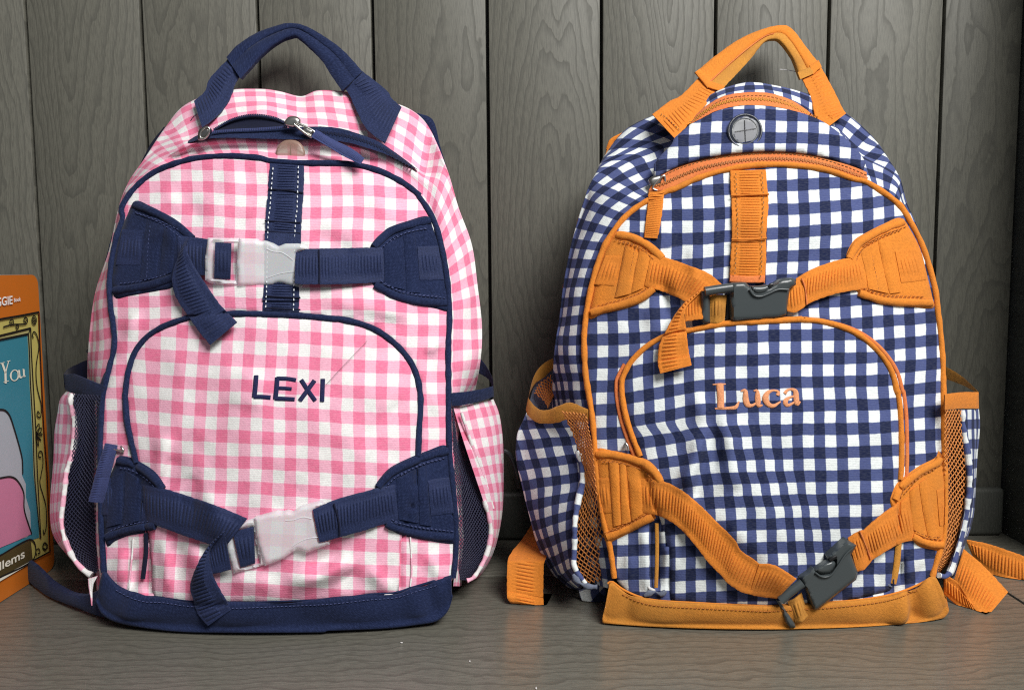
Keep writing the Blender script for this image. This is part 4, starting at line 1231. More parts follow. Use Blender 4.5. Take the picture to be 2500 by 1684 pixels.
pk_line = K('B5', (1000, 640), (945, 505), (895, 350), (868, 200), (866, 90)) + K('B3', (878, 1400), (925, 1310), (1005, 1222), (1100, 1152), (1215, 1100), (1400, 1062), (1600, 1024), (1900, 1000), (2200, 986)) + K('B4', (300, 1012), (600, 992), (800, 998), (950, 1030), (1080, 1082), (1195, 1160), (1290, 1262), (1360, 1380), (1400, 1530)) + \
    K('B6', (1400, 150), (1420, 300), (1428, 500), (1428, 700), (1420, 810))
pocket_outline = np.concatenate([resample(pk_line, 9), resample([(2196, 1175), (2190, 1300), (2180, 1432)], 12)[1:], resample([(2175, 1440), (2030, 1474), (1870, 1482), (1700, 1476), (1640, 1466)], 12), resample([(1638, 1460), (1632, 1340), (1590, 1200), (1568, 1125)], 12)[:-1]])
b_front = sheet('front_panel', front_outline, blue.D, M['blue'], BB, off=0, h=4, r=14, res=9.5, thick=12, uvf=uv_blue_up, wr=calm(blue.wr, pk_line, pocket_outline), soft=40)
tube('piping', [(x, y, 3.0, 7.6) for x, y in arch], blue.D, M['orange'], BB, jit=.22)
b_pocket = sheet('front_pocket', pocket_outline, blue.D, M['blue'], BB, off=3, h=9, r=26, res=8.5, thick=12, uvf=uv_blue_lo, wr=blue.pocket_wr, soft=60)
tube('piping', [(x, y, 9.0, 7.4) for x, y in pk_line], blue.D, M['orange'], b_pocket, jit=.2)
off_l = [(x - 13, y + 2, 4.0, 5.4) for x, y in pk_line[:7]]
tube('zipper_tape', off_l, blue.D, M['zip_orange'], b_pocket, flat=.7)
tube('zipper_tape', [(x + 14, y + 1, 4.0, 5.4) for x, y in pk_line[-12:]], blue.D, M['zip_orange'], b_pocket, flat=.7)
tube('zipper_tape', [(x, y, 9, 5.0) for x, y in K('B7', (1210, 330), (1212, 480), (1210, 640), (1205, 800))], blue.D, M['orange_worn'], b_pocket, flat=.6)
tube('zipper_tape', [(x, y, 10, 8.0) for x, y in K('B8', (1410, 470), (1400, 600), (1385, 700), (1370, 770))], blue.D, M['orange_worn'], b_pocket, flat=.5)
tube('worn_corner', [(x, y, 12, 7.0) for x, y in K('B7', (1120, 860), (1160, 840), (1200, 830), (1240, 850), (1275, 825))], blue.D, M['steel_cloth'], b_pocket, flat=.6, jit=1.2)
tube('worn_corner', [(x, y, 11, 3.5) for x, y in K('B7', (1142, 785), (1165, 812), (1200, 820))], blue.D, M['white_cloth'], b_pocket, flat=.6, jit=1.2)
tube('worn_corner', [(x, y, 10, 3.0) for x, y in K('B8', (1312, 730), (1330, 775), (1362, 795))], blue.D, M['steel_cloth'], b_pocket, flat=.6, jit=.8)
buD = surf_of([b_front, b_pocket], lambda x, y: blue.D(x, y) - 4 * U)
uB = lambda x, y: buD(x, y) + 7 * U

bt = resample(base_top, n=70)
bl = resample(K('B7', (815, 1015), (826, 1066), (950, 1080), (1200, 1091), (1500, 1097), (2000, 1104)) + K('B8', (600, 1106), (1100, 1106), (1500, 1088), (1650, 1068), (1735, 1030), (1778, 968)), n=70)
rows = []
for k, (f, dy) in enumerate(((0, -14), (.10, -21), (.5, -20), (.82, -11), (1.0, 4))):
    p = bt * (1 - f) + bl * f
    rows.append(np.concatenate([p, (blue.D(p[:, 0], p[:, 1]) + dy * U)[:, None]], 1))
und = (bl - [1872, 0]) * [.97, 1] + [1872, -6]
rows.append(np.concatenate([und, np.full((70, 1), -.17)], 1))


def base_bump(u, v, fu, fv):
    return max(0, min(1, (.72 - fv) / .2)) * (.0014 * 2.4 * noise.noise(Vector((u * 20, v * 30, 8))) + .007 * math.exp(-((fu - .79 - .10 * (1 - fv)) / .03) ** 2) * math.sin(math.pi * min(fv, 1)) - .007 * math.exp(-((fu - .85 - .06 * (1 - fv)) / .022) ** 2) + .0025 * math.exp(-((fu - .93) / .03) ** 2) - .002 * math.exp(-((fu - .10) / .02) ** 2))


b_base = cloth_patch('bottom_panel', wrap_ends(rows), 170, 22, M['orange_base'], BB, .034, 0, bump=base_bump)

bbD = surf_of([b_base], lambda x, y: blue.D(x, y) - 20 * U)
stitches('stitching', [[(x, y + 13) for x, y in base_top[2:-2]]], bbD, M['stitch_orange'], b_base, 6, 5, 1.2, off=2)
tube('bottom_seam', [(x, y, 9.0, 3.0) for x, y in base_top], blue.D, M['orange'], BB, sec=8)
ST = [((1500, 1440), (1440, 1420)), ((1490, 1340), (1400, 1340)), ((1466, 1220), (1370, 1220)), ((1452, 1110), (1355, 1110)), ((1440, 990), (1350, 990)), ((1427, 860), (1355, 860)), ((1431, 770), (1367, 780)), ((1446, 690), (1378, 690)), ((1478, 600), (1398, 590)),
      ((1520, 537), (1424, 500)), ((1572, 497), (1447, 440)), ((1626, 469), (1478, 378), (1600, 405), (1570, 370)), ((1665, 452), (1545, 305), (1632, 372), (1640, 340)), ((1735, 425), (1690, 250), (1690, 322), (1705, 293)), ((1800, 409), (1760, 219), (1762, 271), (1762, 240)),
      ((1850, 403), (1815, 202), (1812, 261), (1808, 228)), ((1885, 402), (1843, 201), (1850, 260), (1848, 226)), ((1930, 403), (1880, 207), (1893, 264), (1888, 229)), ((1985, 409), (1935, 218), (1945, 275), (1940, 248)), ((2040, 424), (2000, 240), (2003, 298), (1992, 285)), ((2083, 437), (2068, 278), (2060, 328), (2050, 312)),
      ((2126, 457), (2138, 343), (2098, 380), (2105, 372)), ((2174, 482), (2190, 425)), ((2203, 513), (2212, 495)), ((2230, 555), (2240, 560)), ((2257, 617), (2262, 625)), ((2272, 665), (2274, 670)), ((2285, 720), (2286, 720)),
      ((2296, 817), (2294, 817)), ((2302, 920), (2298, 920)), ((2303, 1050), (2298, 1050)), ((2305, 1180), (2300, 1180)), ((2304, 1300), (2304, 1300)), ((2280, 1400), (2296, 1400))]
rows = [[] for _ in range(7)]
for s in ST:
    r0, r3 = np.array(s[0], float), np.array(s[1], float)
    D0 = float(blue.D(np.array([r0[0]]), np.array([r0[1]]))[0])
    ybk = float(np.interp(r3[1], [200, 450, 900, 1450], [-.085, -.10, -.115, -.14]))
    if len(s) == 2:
        ybk = D0 + (.042 if r3[1] < 930 else .09)
    if len(s) > 2:
        r1, r2 = np.array(s[2], float), np.array(s[3], float)
        rows[0].append((*r0, D0 + .002))
        q = r0 * .72 + r1 * .28
        rows[1].append((*q, D0 + .012))
        q = r0 * .3 + r1 * .7
        rows[2].append((*q, D0 * .45 - .130 * .55 + .008))
        rows[3].append((*r1, -.128))
        rows[4].append((*r2, -.112))
        rows[5].append((*r3, ybk))
    else:
        for k, (f, yf) in enumerate(((0, 0), (.3, .10), (.58, .28), (.80, .52), (.94, .76), (1, 1))):
            p = r0 * (1 - f) + r3 * f
            rows[k].append((*p, (D0 + .002) * (1 - yf) + ybk * yf))
    c = np.array([1872, 800.])
    b = c + (r3 - c) * .93
    rows[6].append((*b, min(-.022, ybk + .07)))
b_side = gusset('side_panel', rows, M['blue'], BB, .0184, (.1, .55), 7.0)
rows_back = [[(*(np.array([1872, 850.]) + (np.array(p[:2]) - [1872, 850.]) * f), -.021) for p in rows[6]] for f in (1.0, .02)]
cloth_patch('back_panel', rows_back, 60, 3, M['navy_dark'], BB, .03)
bsD_ = surf_of([b_side, b_front], lambda x, y: blue.D(x, y))

# two arched zippers and the gingham band with the earphone port
z1u = K('B1', (745, 1310), (800, 1275), (900, 1222), (1050, 1172), (1250, 1130), (1500, 1106), (1750, 1110), (1950, 1140), (2150, 1200), (2298, 1262))
z1l = K('B1', (700, 1400), (820, 1392), (920, 1352), (1060, 1290), (1250, 1240), (1500, 1206), (1760, 1204), (1960, 1232), (2160, 1290), (2300, 1345))
zt = ribbon('zipper_tape', z1l, z1u, blue.D, M['zip_orange'], BB, off=[(4, 8)] * 10, thick=8, m=9, crown=1.5)
mid = [((a[0] + b[0]) / 2 + (b[0] - a[0]) * .08, (a[1] + b[1]) / 2 + (b[1] - a[1]) * .08, 9.0, 3.6) for a, b in zip(z1u, z1l)]
teeth('zipper_teeth', [m_[:2] for m_ in mid], surf_of([zt], blue.D), M['stitch_orange'], zt)
stitches('stitching', [[(x, y + 7) for x, y in z1u[1:]]], blue.D, M['thread_brown'], zt, 6, 4, 1.0, off=10)
z2u = K('B1', (1000, 895), (1090, 802), (1200, 727), (1300, 692), (1450, 676), (1600, 686), (1750, 736), (1850, 800), (1925, 860))
z2l = K('B1', (1015, 905), (1100, 862), (1200, 812), (1350, 777), (1500, 771), (1650, 787), (1760, 812), (1860, 845), (1935, 872))
Yz = -.131
zt2 = ribbon('zipper_tape', z2l, z2u, None, M['zip_orange'], BB, off=[(Yz, Yz + .012)] * 9, rel=False, thick=8, m=9, crown=2)
teeth('zipper_teeth', [((a[0] + b[0]) / 2, (a[1] + b[1]) / 2) for a, b in zip(z2u, z2l)], surf_of([zt2], lambda x, y: np.full(np.shape(x), Yz)), M['orange_worn'], zt2)
stitches('stitching', [[(x, y + 8) for x, y in z2u[1:-1]]], lambda x, y: np.full(np.shape(x), Yz + .009), M['thread_brown'], zt2, 6, 4, 1.0, off=5)
band = np.concatenate([resample(K('B1', (1005, 912), (1100, 865), (1200, 815), (1350, 780), (1500, 773), (1650, 790), (1800, 822), (1930, 868), (2030, 925), (2140, 1010), (2230, 1100), (2290, 1190)), 9),
                       resample(K('B1', (2298, 1262), (2150, 1202), (1950, 1142), (1750, 1112), (1500, 1108), (1250, 1132), (1050, 1174), (900, 1226), (740, 1310)), 9)[1:], resample(K('B1', (745, 1200), (800, 1130), (870, 1060), (890, 1010)), 9)])


def bandD(x, y):
    t = np.interp(y, [255, 300, 350, 400, 440], [-.134, -.146, -.154, -.160, -.163])
    return t + .034 * ((x - 1860) / 420.0) ** 2


def uv_band(x, y):
    return np.stack([(x - 1907) / 52.6 + .25 + (y - 310) * .0006, (y - 308 - .00042 * (x - 1850) ** 2 * .55 - .0 * x) / 55 + .25], 1)


b_band = sheet('top_band', band, bandD, M['blue'], BB, off=0, h=5, r=10, res=9, thick=12, uvf=uv_band, wr=lambda x, y: 0.2 * blue.wr(x, y))
gx, gy = K('B1', (1406, 962))[0]
gD = flat_at(bandD, gx, gy, 0, -.00008)
gp = sheet('earphone_port', np.array([(gx + 40 * math.cos(a), gy + 40 * math.sin(a)) for a in np.linspace(0, 6.2832, 41)[:-1]]), gD, M['smoke_rubber'], BB, off=8, h=3.5, r=6, res=7, thick=5)
tube('port_rim', ring_pts(gx, gy, 40, 40, 36, 0, 9, 3.2), gD, M['smoke_rubber'], gp, closed=True, step=4, sec=8)
tube('port_groove', ring_pts(gx, gy, 31, 31, 30, 0, 11.5, 1.4), gD, M['grey_plastic'], gp, closed=True, step=4, sec=6)
tube('port_slit', [(gx - 25, gy + 2, 12, 1.3), (gx + 26, gy - 6, 12, 1.3)], gD, M['black_plastic'], gp, sec=6)
tube('port_slit', [(gx - 1, gy - 26, 12, 1.3), (gx + 1, gy + 25, 12, 1.3)], gD, M['black_plastic'], gp, sec=6)
# upper slider and pull
zD = flat_at(blue.D, *K('B1', (760, 1330))[0])
s1 = plate('zipper_slider', K('B1', (700, 1320), (735, 1290), (790, 1285), (805, 1300), (800, 1340), (770, 1372), (715, 1365)), zD, M['dark_metal'], zt, 6, 8, 9, 10, step=3, res=4, rounded=True)
tube('pull_loop', [(x, y, 13, 2.6) for x, y in K('B1', (735, 1385), (750, 1345), (805, 1290), (820, 1300), (822, 1380), (805, 1402))], zD, M['metal'], s1, closed=True, step=3, sec=8)
ribbon('pull_tab', K('B3', (1060, 55), (1055, 150), (1040, 270), (1028, 390)), K('B3', (1175, 55), (1165, 160), (1150, 280), (1126, 397)), uB, M['orange_web'], s1, off=[17, 16, 15, 14], thick=4, ribs=(.12, .88, 4.4, 1.4), step=4)
tube('pocket_pull', [(x, y, 15, 3.0) for x, y in K('B5', (880, 575), (890, 545), (905, 560), (915, 600))], uB, M['metal'], BB, sec=8, step=3)

# handle
hYb = lambda x, y: np.interp(y, [60, 180, 260, 340], [-.030, -.065, -.105, -.142])
OW = M['orange_web']
ribbon('handle_webbing', K('B1', (893, 1015), (1000, 905), (1120, 770), (1215, 670)), K('B1', (728, 838), (850, 745), (940, 698), (1068, 570)), hYb, OW, BB, off=8, thick=5, ribs=(.18, .62, 8.8, 4.2), crown=2.5)
ribbon('handle_webbing', K('B1', (1815, 560), (1880, 690), (1912, 810), (1932, 862), (2022, 925)), K('B1', (1965, 495), (2040, 630), (2100, 750), (2125, 800), (2147, 832)), hYb, OW, BB, off=8, thick=5, ribs=(.42, .86, 8.6, 4.2), crown=3)
ho = K('B1', (1045, 530), (1200, 402), (1380, 280), (1550, 210), (1650, 188), (1720, 192), (1785, 250), (1850, 340), (1920, 430), (1966, 490))
hi = K('B1', (1232, 660), (1330, 560), (1450, 430), (1535, 325), (1590, 295), (1650, 298), (1705, 355), (1760, 440), (1798, 540), (1816, 582))
hm = [(a[0] * .45 + b[0] * .55, a[1] * .45 + b[1] * .55) for a, b in zip(ho, hi)]
sl_ = ribbon('handle_sleeve', hm, ho, hYb, M['orange'], BB, off=14, thick=16, m=9, crown=7, wave=3)
ribbon('handle_fold', hi, [(p[0] + (q[0] - p[0]) * .06, p[1] + (q[1] - p[1]) * .06) for p, q in zip(hm, ho)], hYb, M['orange_worn'], sl_, off=15, thick=16, m=9, crown=8, wave=3)
ribbon('sleeve_cuff', K('B1', (1130, 640), (1235, 668)), K('B1', (1165, 600), (1262, 630)), hYb, M['orange'], sl_, off=24, thick=8, crown=3)
ribbon('sleeve_cuff', K('B1', (1040, 530), (1135, 645)), K('B1', (1075, 505), (1170, 605)), hYb, M['orange'], sl_, off=24, thick=8, crown=3)
ribbon('sleeve_cuff', K('B1', (1812, 582), (1912, 540)), K('B1', (1792, 530), (1895, 485)), hYb, M['orange_worn'], sl_, off=24, thick=8, crown=3)
ribbon('sleeve_cuff', K('B1', (1905, 545), (1968, 490)), K('B1', (1880, 480), (1945, 440)), hYb, M['orange'], sl_, off=24, thick=8, crown=3)
tube('sleeve_seam', [(x, y, 23, 1.5) for x, y in hm[:5]], hYb, M['zip_orange'], sl_, sec=6)
stitches('stitching', [K('B1', (790, 835), (850, 880), (930, 955))], hYb, M['thread_brown'], sl_, 5, 3, 1.3, off=16)
tube('loose_thread', [(x, y, -.05, .9) for x, y in K('B1', (1660, 510), (1720, 515), (1780, 528))], None, M['white_cloth'], sl_, rel=False, sec=5)

# webbing ladder
dA = K('B1', (1300, 1250), (1303, 1380), (1308, 1440), (1312, 1550)) + K('B3', (1672, 250), (1672, 400), (1662, 550), (1656, 715))
dB = K('B1', (1560, 1242), (1570, 1380), (1578, 1440), (1577, 1550)) + K('B3', (1930, 250), (1922, 400), (1922, 550), (1910, 722))
lad = ribbon('webbing_ladder', dA, dB, uB, OW, BB, off=[16, 18, 17, 20, 21, 17, 20, 14], thick=6, ribs=(.28, .74, 6.6, 2.2), wave=.6)
stitches('stitching', [K('B1', (1340, 1270), (1345, 1400), (1350, 1540)) + K('B3', (1712, 250), (1710, 400), (1700, 550), (1690, 690)), K('B1', (1530, 1260), (1540, 1400), (1540, 1540)) + K('B3', (1895, 250), (1888, 400), (1890, 550), (1880, 690))], uB, M['thread_brown'], lad, 7, 5, 1.2, off=25)
for c, pts in (('B1', [(1305, 1432), (1440, 1428), (1580, 1422)]), ('B3', [(1668, 402), (1790, 405), (1925, 395)])):
    tube('seam', [(x, y, 24, 2.4) for x, y in K(c, *pts)], uB, OW, lad, sec=6, jit=.6)
ribbon('webbing_loop', K('B3', (1655, 712), (1780, 720), (1912, 718)), K('B3', (1660, 665), (1785, 672), (1915, 668)), uB, M['zip_orange'], lad, off=20, thick=4)

# strap anchors
OR = M['orange']
arrow(uB, BB, OR, OR, K('B3', (838, 342), (950, 362), (1050, 410), (1130, 470), (1182, 535), (1170, 650), (1115, 770), (1050, 840), (950, 890), (850, 920), (720, 950), (632, 988), (630, 920), (655, 800), (690, 640), (745, 470), (800, 375)),
      [K('B3', (830, 370), (940, 392), (1040, 440), (1110, 495), (1160, 545)), K('B3', (640, 940), (730, 915), (850, 885), (960, 850), (1040, 810), (1095, 765))],
      [(K('B3', (930, 800), (955, 660), (985, 500)), K('B3', (812, 830), (850, 640), (890, 440))), (K('B3', (1020, 760), (1050, 640), (1078, 515)), K('B3', (925, 800), (950, 660), (985, 480)))],
      (K('B3', (662, 735), (735, 738), (810, 745)), K('B3', (745, 522), (805, 524), (865, 528))), OW, seams=[K('B3', (960, 470), (925, 640), (880, 810)), K('B3', (812, 405), (950, 440), (1075, 500))])
arrow(uB, BB, OR, OR, K('B4', (1425, 246), (1300, 290), (1180, 350), (1092, 402), (1045, 470), (1025, 545), (1040, 680), (1110, 790), (1180, 842), (1290, 880), (1400, 892), (1520, 900), (1665, 906), (1655, 820), (1615, 650), (1570, 480), (1500, 340)),
      [K('B4', (1445, 275), (1310, 325), (1190, 385), (1115, 435), (1070, 500), (1050, 545)), K('B4', (1120, 795), (1190, 820), (1300, 850), (1410, 862), (1520, 865), (1655, 868))],
      [(K('B4', (1190, 765), (1165, 620), (1130, 485)), K('B4', (1340, 800), (1300, 620), (1255, 420))), (K('B4', (1345, 800), (1300, 610), (1258, 410)), K('B4', (1428, 790), (1380, 560), (1330, 385)))],
      (K('B4', (1430, 722), (1520, 712), (1612, 700)), K('B4', (1385, 490), (1460, 472), (1545, 462))), OW, seams=[K('B4', (1465, 310), (1290, 375), (1130, 465)), K('B4', (1185, 770), (1300, 820), (1660, 845)), K('B4', (1200, 460), (1235, 620), (1265, 780))])
arrow(uB, BB, OR, OR, K('B5', (672, 596), (800, 600), (950, 632), (1060, 672), (1130, 740), (1172, 822), (1165, 960), (1120, 1085), (1020, 1150), (900, 1212), (800, 1262), (772, 1290), (730, 1200), (700, 1000), (680, 800)),
      [K('B5', (680, 628), (800, 632), (940, 662), (1040, 702), (1105, 760), (1150, 825)), K('B5', (755, 1235), (830, 1205), (920, 1165), (1020, 1115), (1090, 1085))],
      [(K('B5', (860, 1140), (850, 900), (845, 690)), K('B5', (800, 1155), (780, 900), (765, 685))), (K('B5', (935, 1120), (905, 900), (895, 700)), K('B5', (855, 1140), (850, 900), (840, 690))), (K('B5', (1018, 1060), (1010, 900), (998, 735)), K('B5', (930, 1120), (915, 900), (900, 705)))],
      (K('B5', (705, 1058), (750, 1058), (790, 1054)), K('B5', (688, 802), (730, 802), (772, 802))), OW, seams=[K('B5', (672, 662), (830, 680), (1000, 735)), K('B5', (735, 1200), (870, 1160), (1030, 1080))])
arrow(uB, BB, OR, OR, K('B6', (1700, 600), (1680, 650), (1560, 712), (1450, 790), (1390, 850), (1360, 920), (1350, 980), (1400, 1100), (1480, 1200), (1500, 1240), (1560, 1300), (1650, 1322), (1745, 1332), (1758, 1200), (1755, 900), (1740, 700), (1722, 625)),
      [K('B6', (1712, 650), (1690, 690), (1580, 745), (1475, 820), (1415, 880), (1385, 960)), K('B6', (1510, 1225), (1580, 1262), (1660, 1285), (1740, 1290))],
      [(K('B6', (1525, 1200), (1500, 1050), (1490, 900)), K('B6', (1625, 1240), (1585, 1050), (1555, 850))), (K('B6', (1628, 1240), (1590, 1050), (1560, 840)), K('B6', (1700, 1245), (1660, 1020), (1615, 800)))],
      (K('B6', (1712, 1150), (1735, 1150), (1755, 1145)), K('B6', (1690, 885), (1725, 880), (1750, 878))), OW, seams=[K('B6', (1725, 700), (1560, 800), (1450, 920)), K('B6', (1530, 1220), (1640, 1245), (1745, 1252))])

# straps
ribbon('strap', K('B3', (1030, 748), (1150, 780), (1250, 820), (1330, 862), (1450, 985)), K('B3', (1082, 508), (1200, 540), (1350, 592), (1500, 652), (1600, 735)), uB, OW, BB, off=[(15, 15), (20, 20), (24, 26), (26, 30), (24, 30)], thick=4, ribs=(.25, .70, 8.4, 2.6), crown=1.5)
ribbon('strap_end', K('B3', (1330, 1005), (1460, 985)), K('B3', (1325, 875), (1460, 775)), uB, OW, BB, off=[34, 36], thick=4, ribs=(.3, .8, 8.2, 2.4))
ribbon('strap_tail', K('B3', (1440, 772), (1330, 862), (1250, 960), (1185, 1080), (1142, 1170), (1128, 1290), (1145, 1385)), K('B3', (1455, 780), (1345, 890), (1325, 960), (1335, 1050), (1345, 1150), (1360, 1250), (1376, 1325)), uB, OW, BB, off=[40, 46, 48, 44, 36, 30, 30], thick=4, ribs=(.16, .56, 9.0, 3.0), hem=6)
ribbon('strap', K('B4', (650, 935), (740, 880), (850, 832), (1000, 790), (1185, 762)), K('B4', (660, 690), (760, 630), (880, 582), (1000, 548), (1130, 524)), uB, OW, BB, off=[22, 30, 28, 22, 15], thick=4, ribs=(.30, .74, 8.0, 2.8), crown=1.5)
ribbon('strap_end', K('B4', (595, 930), (655, 938), (742, 882)), K('B4', (590, 770), (640, 720), (720, 690)), uB, OW, BB, off=[24, 29, 33], thick=4, ribs=(.25, .75, 8.2, 2.4))
tube('strap_stitching', [(x, y, 36, 2.2) for x, y in K('B4', (700, 690), (725, 760), (738, 880))], uB, M['zip_orange'], BB, sec=6, jit=.6)
GP = M['grey_plastic']
bD = flat_at(blue.D, *K('B3', (1850, 860))[0], .00001, 0)
bk = plate('buckle', K('B3', (1672, 728), (1690, 720), (1770, 716), (1800, 745), (1850, 765), (1920, 760), (1970, 738), (2020, 700), (2050, 688), (2112, 684), (2138, 700), (2140, 735), (2095, 768), (2082, 850), (2070, 960), (1990, 982), (1840, 992), (1682, 1002), (1664, 985), (1658, 850)), bD, GP, BB, 28, 11, 8, 28, step=4, res=6)
plate('buckle_lever', K('B3', (1802, 748), (1880, 742), (1940, 735), (1960, 750), (1930, 785), (1880, 808), (1840, 800), (1815, 775)), bD, GP, bk, 34, 9, 10, 14, step=4, res=5, rounded=True)
tube('buckle_slot', [(x, y, 42, r) for x, y, r in [(*p, q) for p, q in zip(K('B3', (1938, 748), (1955, 738), (1972, 732)), (2.5, 5, 4))]], bD, M['black_plastic'], bk, sec=8, step=3, flat=.5)
tube('buckle_rib', [(x, y, 42, 2.6) for x, y in K('B3', (1800, 770), (1830, 812), (1880, 822), (1940, 800), (2010, 770), (2085, 772))], bD, GP, bk, sec=8)
tube('frame_bar', [(x, y, 34, 11.5) for x, y in K('B3', (1472, 785), (1570, 770), (1672, 756))], bD, GP, bk, sec=14)
plate('ladder_frame', K('B3', (1452, 780), (1508, 790), (1512, 1012), (1480, 1018), (1448, 1005)), bD, GP, bk, 22, 8, 7, 16, step=4, res=6)
plate('ladder_frame', K('B3', (1625, 800), (1668, 790), (1668, 1005), (1612, 1010)), bD, M['black_plastic'], bk, 10, 5, 5, 10, step=4, res=6)
ribbon('slot_webbing', K('B3', (1508, 1018), (1560, 1020), (1617, 1012)), K('B3', (1514, 818), (1570, 808), (1632, 812)), bD, M['orange_worn'], bk, off=[20, 27, 21], thick=4, ribs=(.30, .75, 9.0, 2.4))

ribbon('strap', K('B5', (1020, 1055), (1150, 1082), (1280, 1160), (1400, 1290), (1500, 1420), (1600, 1520)) + K('B7', (1720, 760), (1820, 828), (1900, 852)), K('B5', (1003, 800), (1170, 825), (1310, 895), (1440, 1000), (1560, 1120), (1690, 1250)) + K('B7', (1830, 530), (1930, 600), (1968, 632)), uB, OW, BB,
       off=[14, 20, 26, 28, 28, 28, 28, 30, 32], thick=4, ribs=(.28, .72, 8.4, 2.6))
ribbon('strap_end', K('B7', (1890, 850), (1960, 866), (2090, 882)), K('B7', (1962, 628), (2080, 640), (2235, 735)), uB, M['orange_web'], BB, off=[(30, 34), (24, 40), (20, 36)], thick=4, ribs=(.30, .74, 8.2, 2.6), crown=4)
ribbon('strap', K('B8', (1185, 620), (1300, 545), (1420, 478), (1530, 450)), K('B8', (1135, 400), (1235, 310), (1350, 222), (1485, 138)), uB, OW, BB, off=[32, 30, 22, 15], thick=4, ribs=(.24, .70, 8.0, 2.8), crown=1.5)
ribbon('strap_end', K('B8', (1105, 682), (1160, 665), (1220, 595)), K('B8', (1040, 440), (1090, 405), (1150, 380)), uB, OW, BB, off=[26, 32, 36], thick=4, ribs=(.36, .78, 8.2, 2.4))
tube('strap_stitching', [(x, y, 38, 2.4) for x, y in K('B8', (1125, 385), (1160, 470), (1205, 590))], uB, M['zip_orange'], BB, sec=6, jit=.7)
bD2 = flat_at(blue.D, *K('B8', (880, 780))[0], .00001, 0)
bk = plate('buckle', K('B8', (682, 722), (740, 690), (782, 655), (805, 672), (830, 700), (900, 690), (940, 650), (950, 600), (895, 600), (885, 570), (960, 510), (1032, 450), (1102, 490), (1062, 560), (1085, 620), (1112, 690), (1100, 742), (960, 850), (812, 965), (790, 962), (740, 840)), bD2, GP, BB, 30, 11, 8, 28, step=4, res=6)
plate('buckle_lever', K('B8', (795, 672), (850, 630), (910, 602), (945, 615), (940, 655), (905, 695), (850, 700), (815, 690)), bD2, GP, bk, 36, 9, 10, 14, step=4, res=5, rounded=True)
tube('buckle_slot', [(*p, 44, r) for p, r in zip(K('B8', (905, 600), (930, 585), (955, 570)), (2.5, 4.5, 4))], bD2, M['black_plastic'], bk, sec=8, step=3, flat=.5)
tube('buckle_rib', [(x, y, 44, 2.4) for x, y in K('B8', (800, 690), (850, 722), (910, 712), (960, 650), (1020, 560), (1080, 505))], bD2, GP, bk, sec=8)
tube('frame_bar', [(x, y, 36, 11.5) for x, y in K('B8', (545, 895), (610, 835), (705, 765))], bD2, GP, bk, sec=14)
plate('ladder_frame', K('B8', (510, 885), (560, 930), (585, 965), (650, 1065), (655, 1092), (615, 1095), (585, 1060), (535, 930)), bD2, GP, bk, 24, 8, 7, 16, step=4, res=6)
plate('ladder_frame', K('B8', (712, 800), (745, 800), (800, 965), (765, 985)), bD2, M['black_plastic'], bk, 12, 5, 5, 10, step=4, res=6)
ribbon('slot_webbing', K('B8', (655, 1055), (700, 1050), (748, 1010)), K('B8', (598, 905), (650, 880), (700, 838)), bD2, M['orange_worn'], bk, off=[22, 30, 22], thick=4, ribs=(.25, .75, 9.0, 2.4))

# embroidered name
tp = M['thread_peach']
stroke_letter('letter', [[(*p, w) for p, w in zip(K('B5', (1583, 112), (1588, 200), (1590, 288)), (9, 8.4, 8.6))], [(*p, w) for p, w in zip(K('B5', (1530, 116), (1580, 114), (1626, 112)), (1.4, 3, 1.4))], [(*p, w) for p, w in zip(K('B5', (1546, 292), (1600, 291), (1660, 288), (1700, 280), (1724, 238)), (1.6, 3, 4, 4.6, 1.6))]], uB, tp, BB, off=8.0)
stroke_letter('letter', [[(*p, w) for p, w in zip(K('B5', (1735, 163), (1768, 162), (1772, 220), (1785, 262), (1815, 270), (1848, 252)), (1.6, 5, 7.4, 7, 4, 2.4))], [(*p, w) for p, w in zip(K('B5', (1830, 162), (1855, 162), (1860, 220), (1866, 268), (1896, 266)), (1.6, 4, 7.2, 5.4, 1.6))]], uB, tp, BB, off=8.0)
stroke_letter('letter', [[(*p, w) for p, w in zip(K('B5', (2005, 195), (2010, 170), (1975, 158), (1935, 175), (1917, 215), (1935, 258), (1975, 272), (2028, 240)), (4.6, 4, 2.6, 5.2, 8, 6.4, 4.6, 1.8))]], uB, tp, BB, off=8.0)
stroke_letter('letter', [[(*p, w) for p, w in zip(K('B5', (2058, 182), (2075, 158), (2105, 150), (2135, 165), (2142, 210), (2148, 258), (2172, 240)), (4.4, 3.4, 3, 6, 7, 6, 1.6))], [(*p, w) for p, w in zip(K('B5', (2138, 198), (2090, 212), (2062, 240), (2080, 268), (2138, 240)), (2.4, 3.4, 6.4, 4.4, 1.8))]], uB, tp, BB, off=8.0)

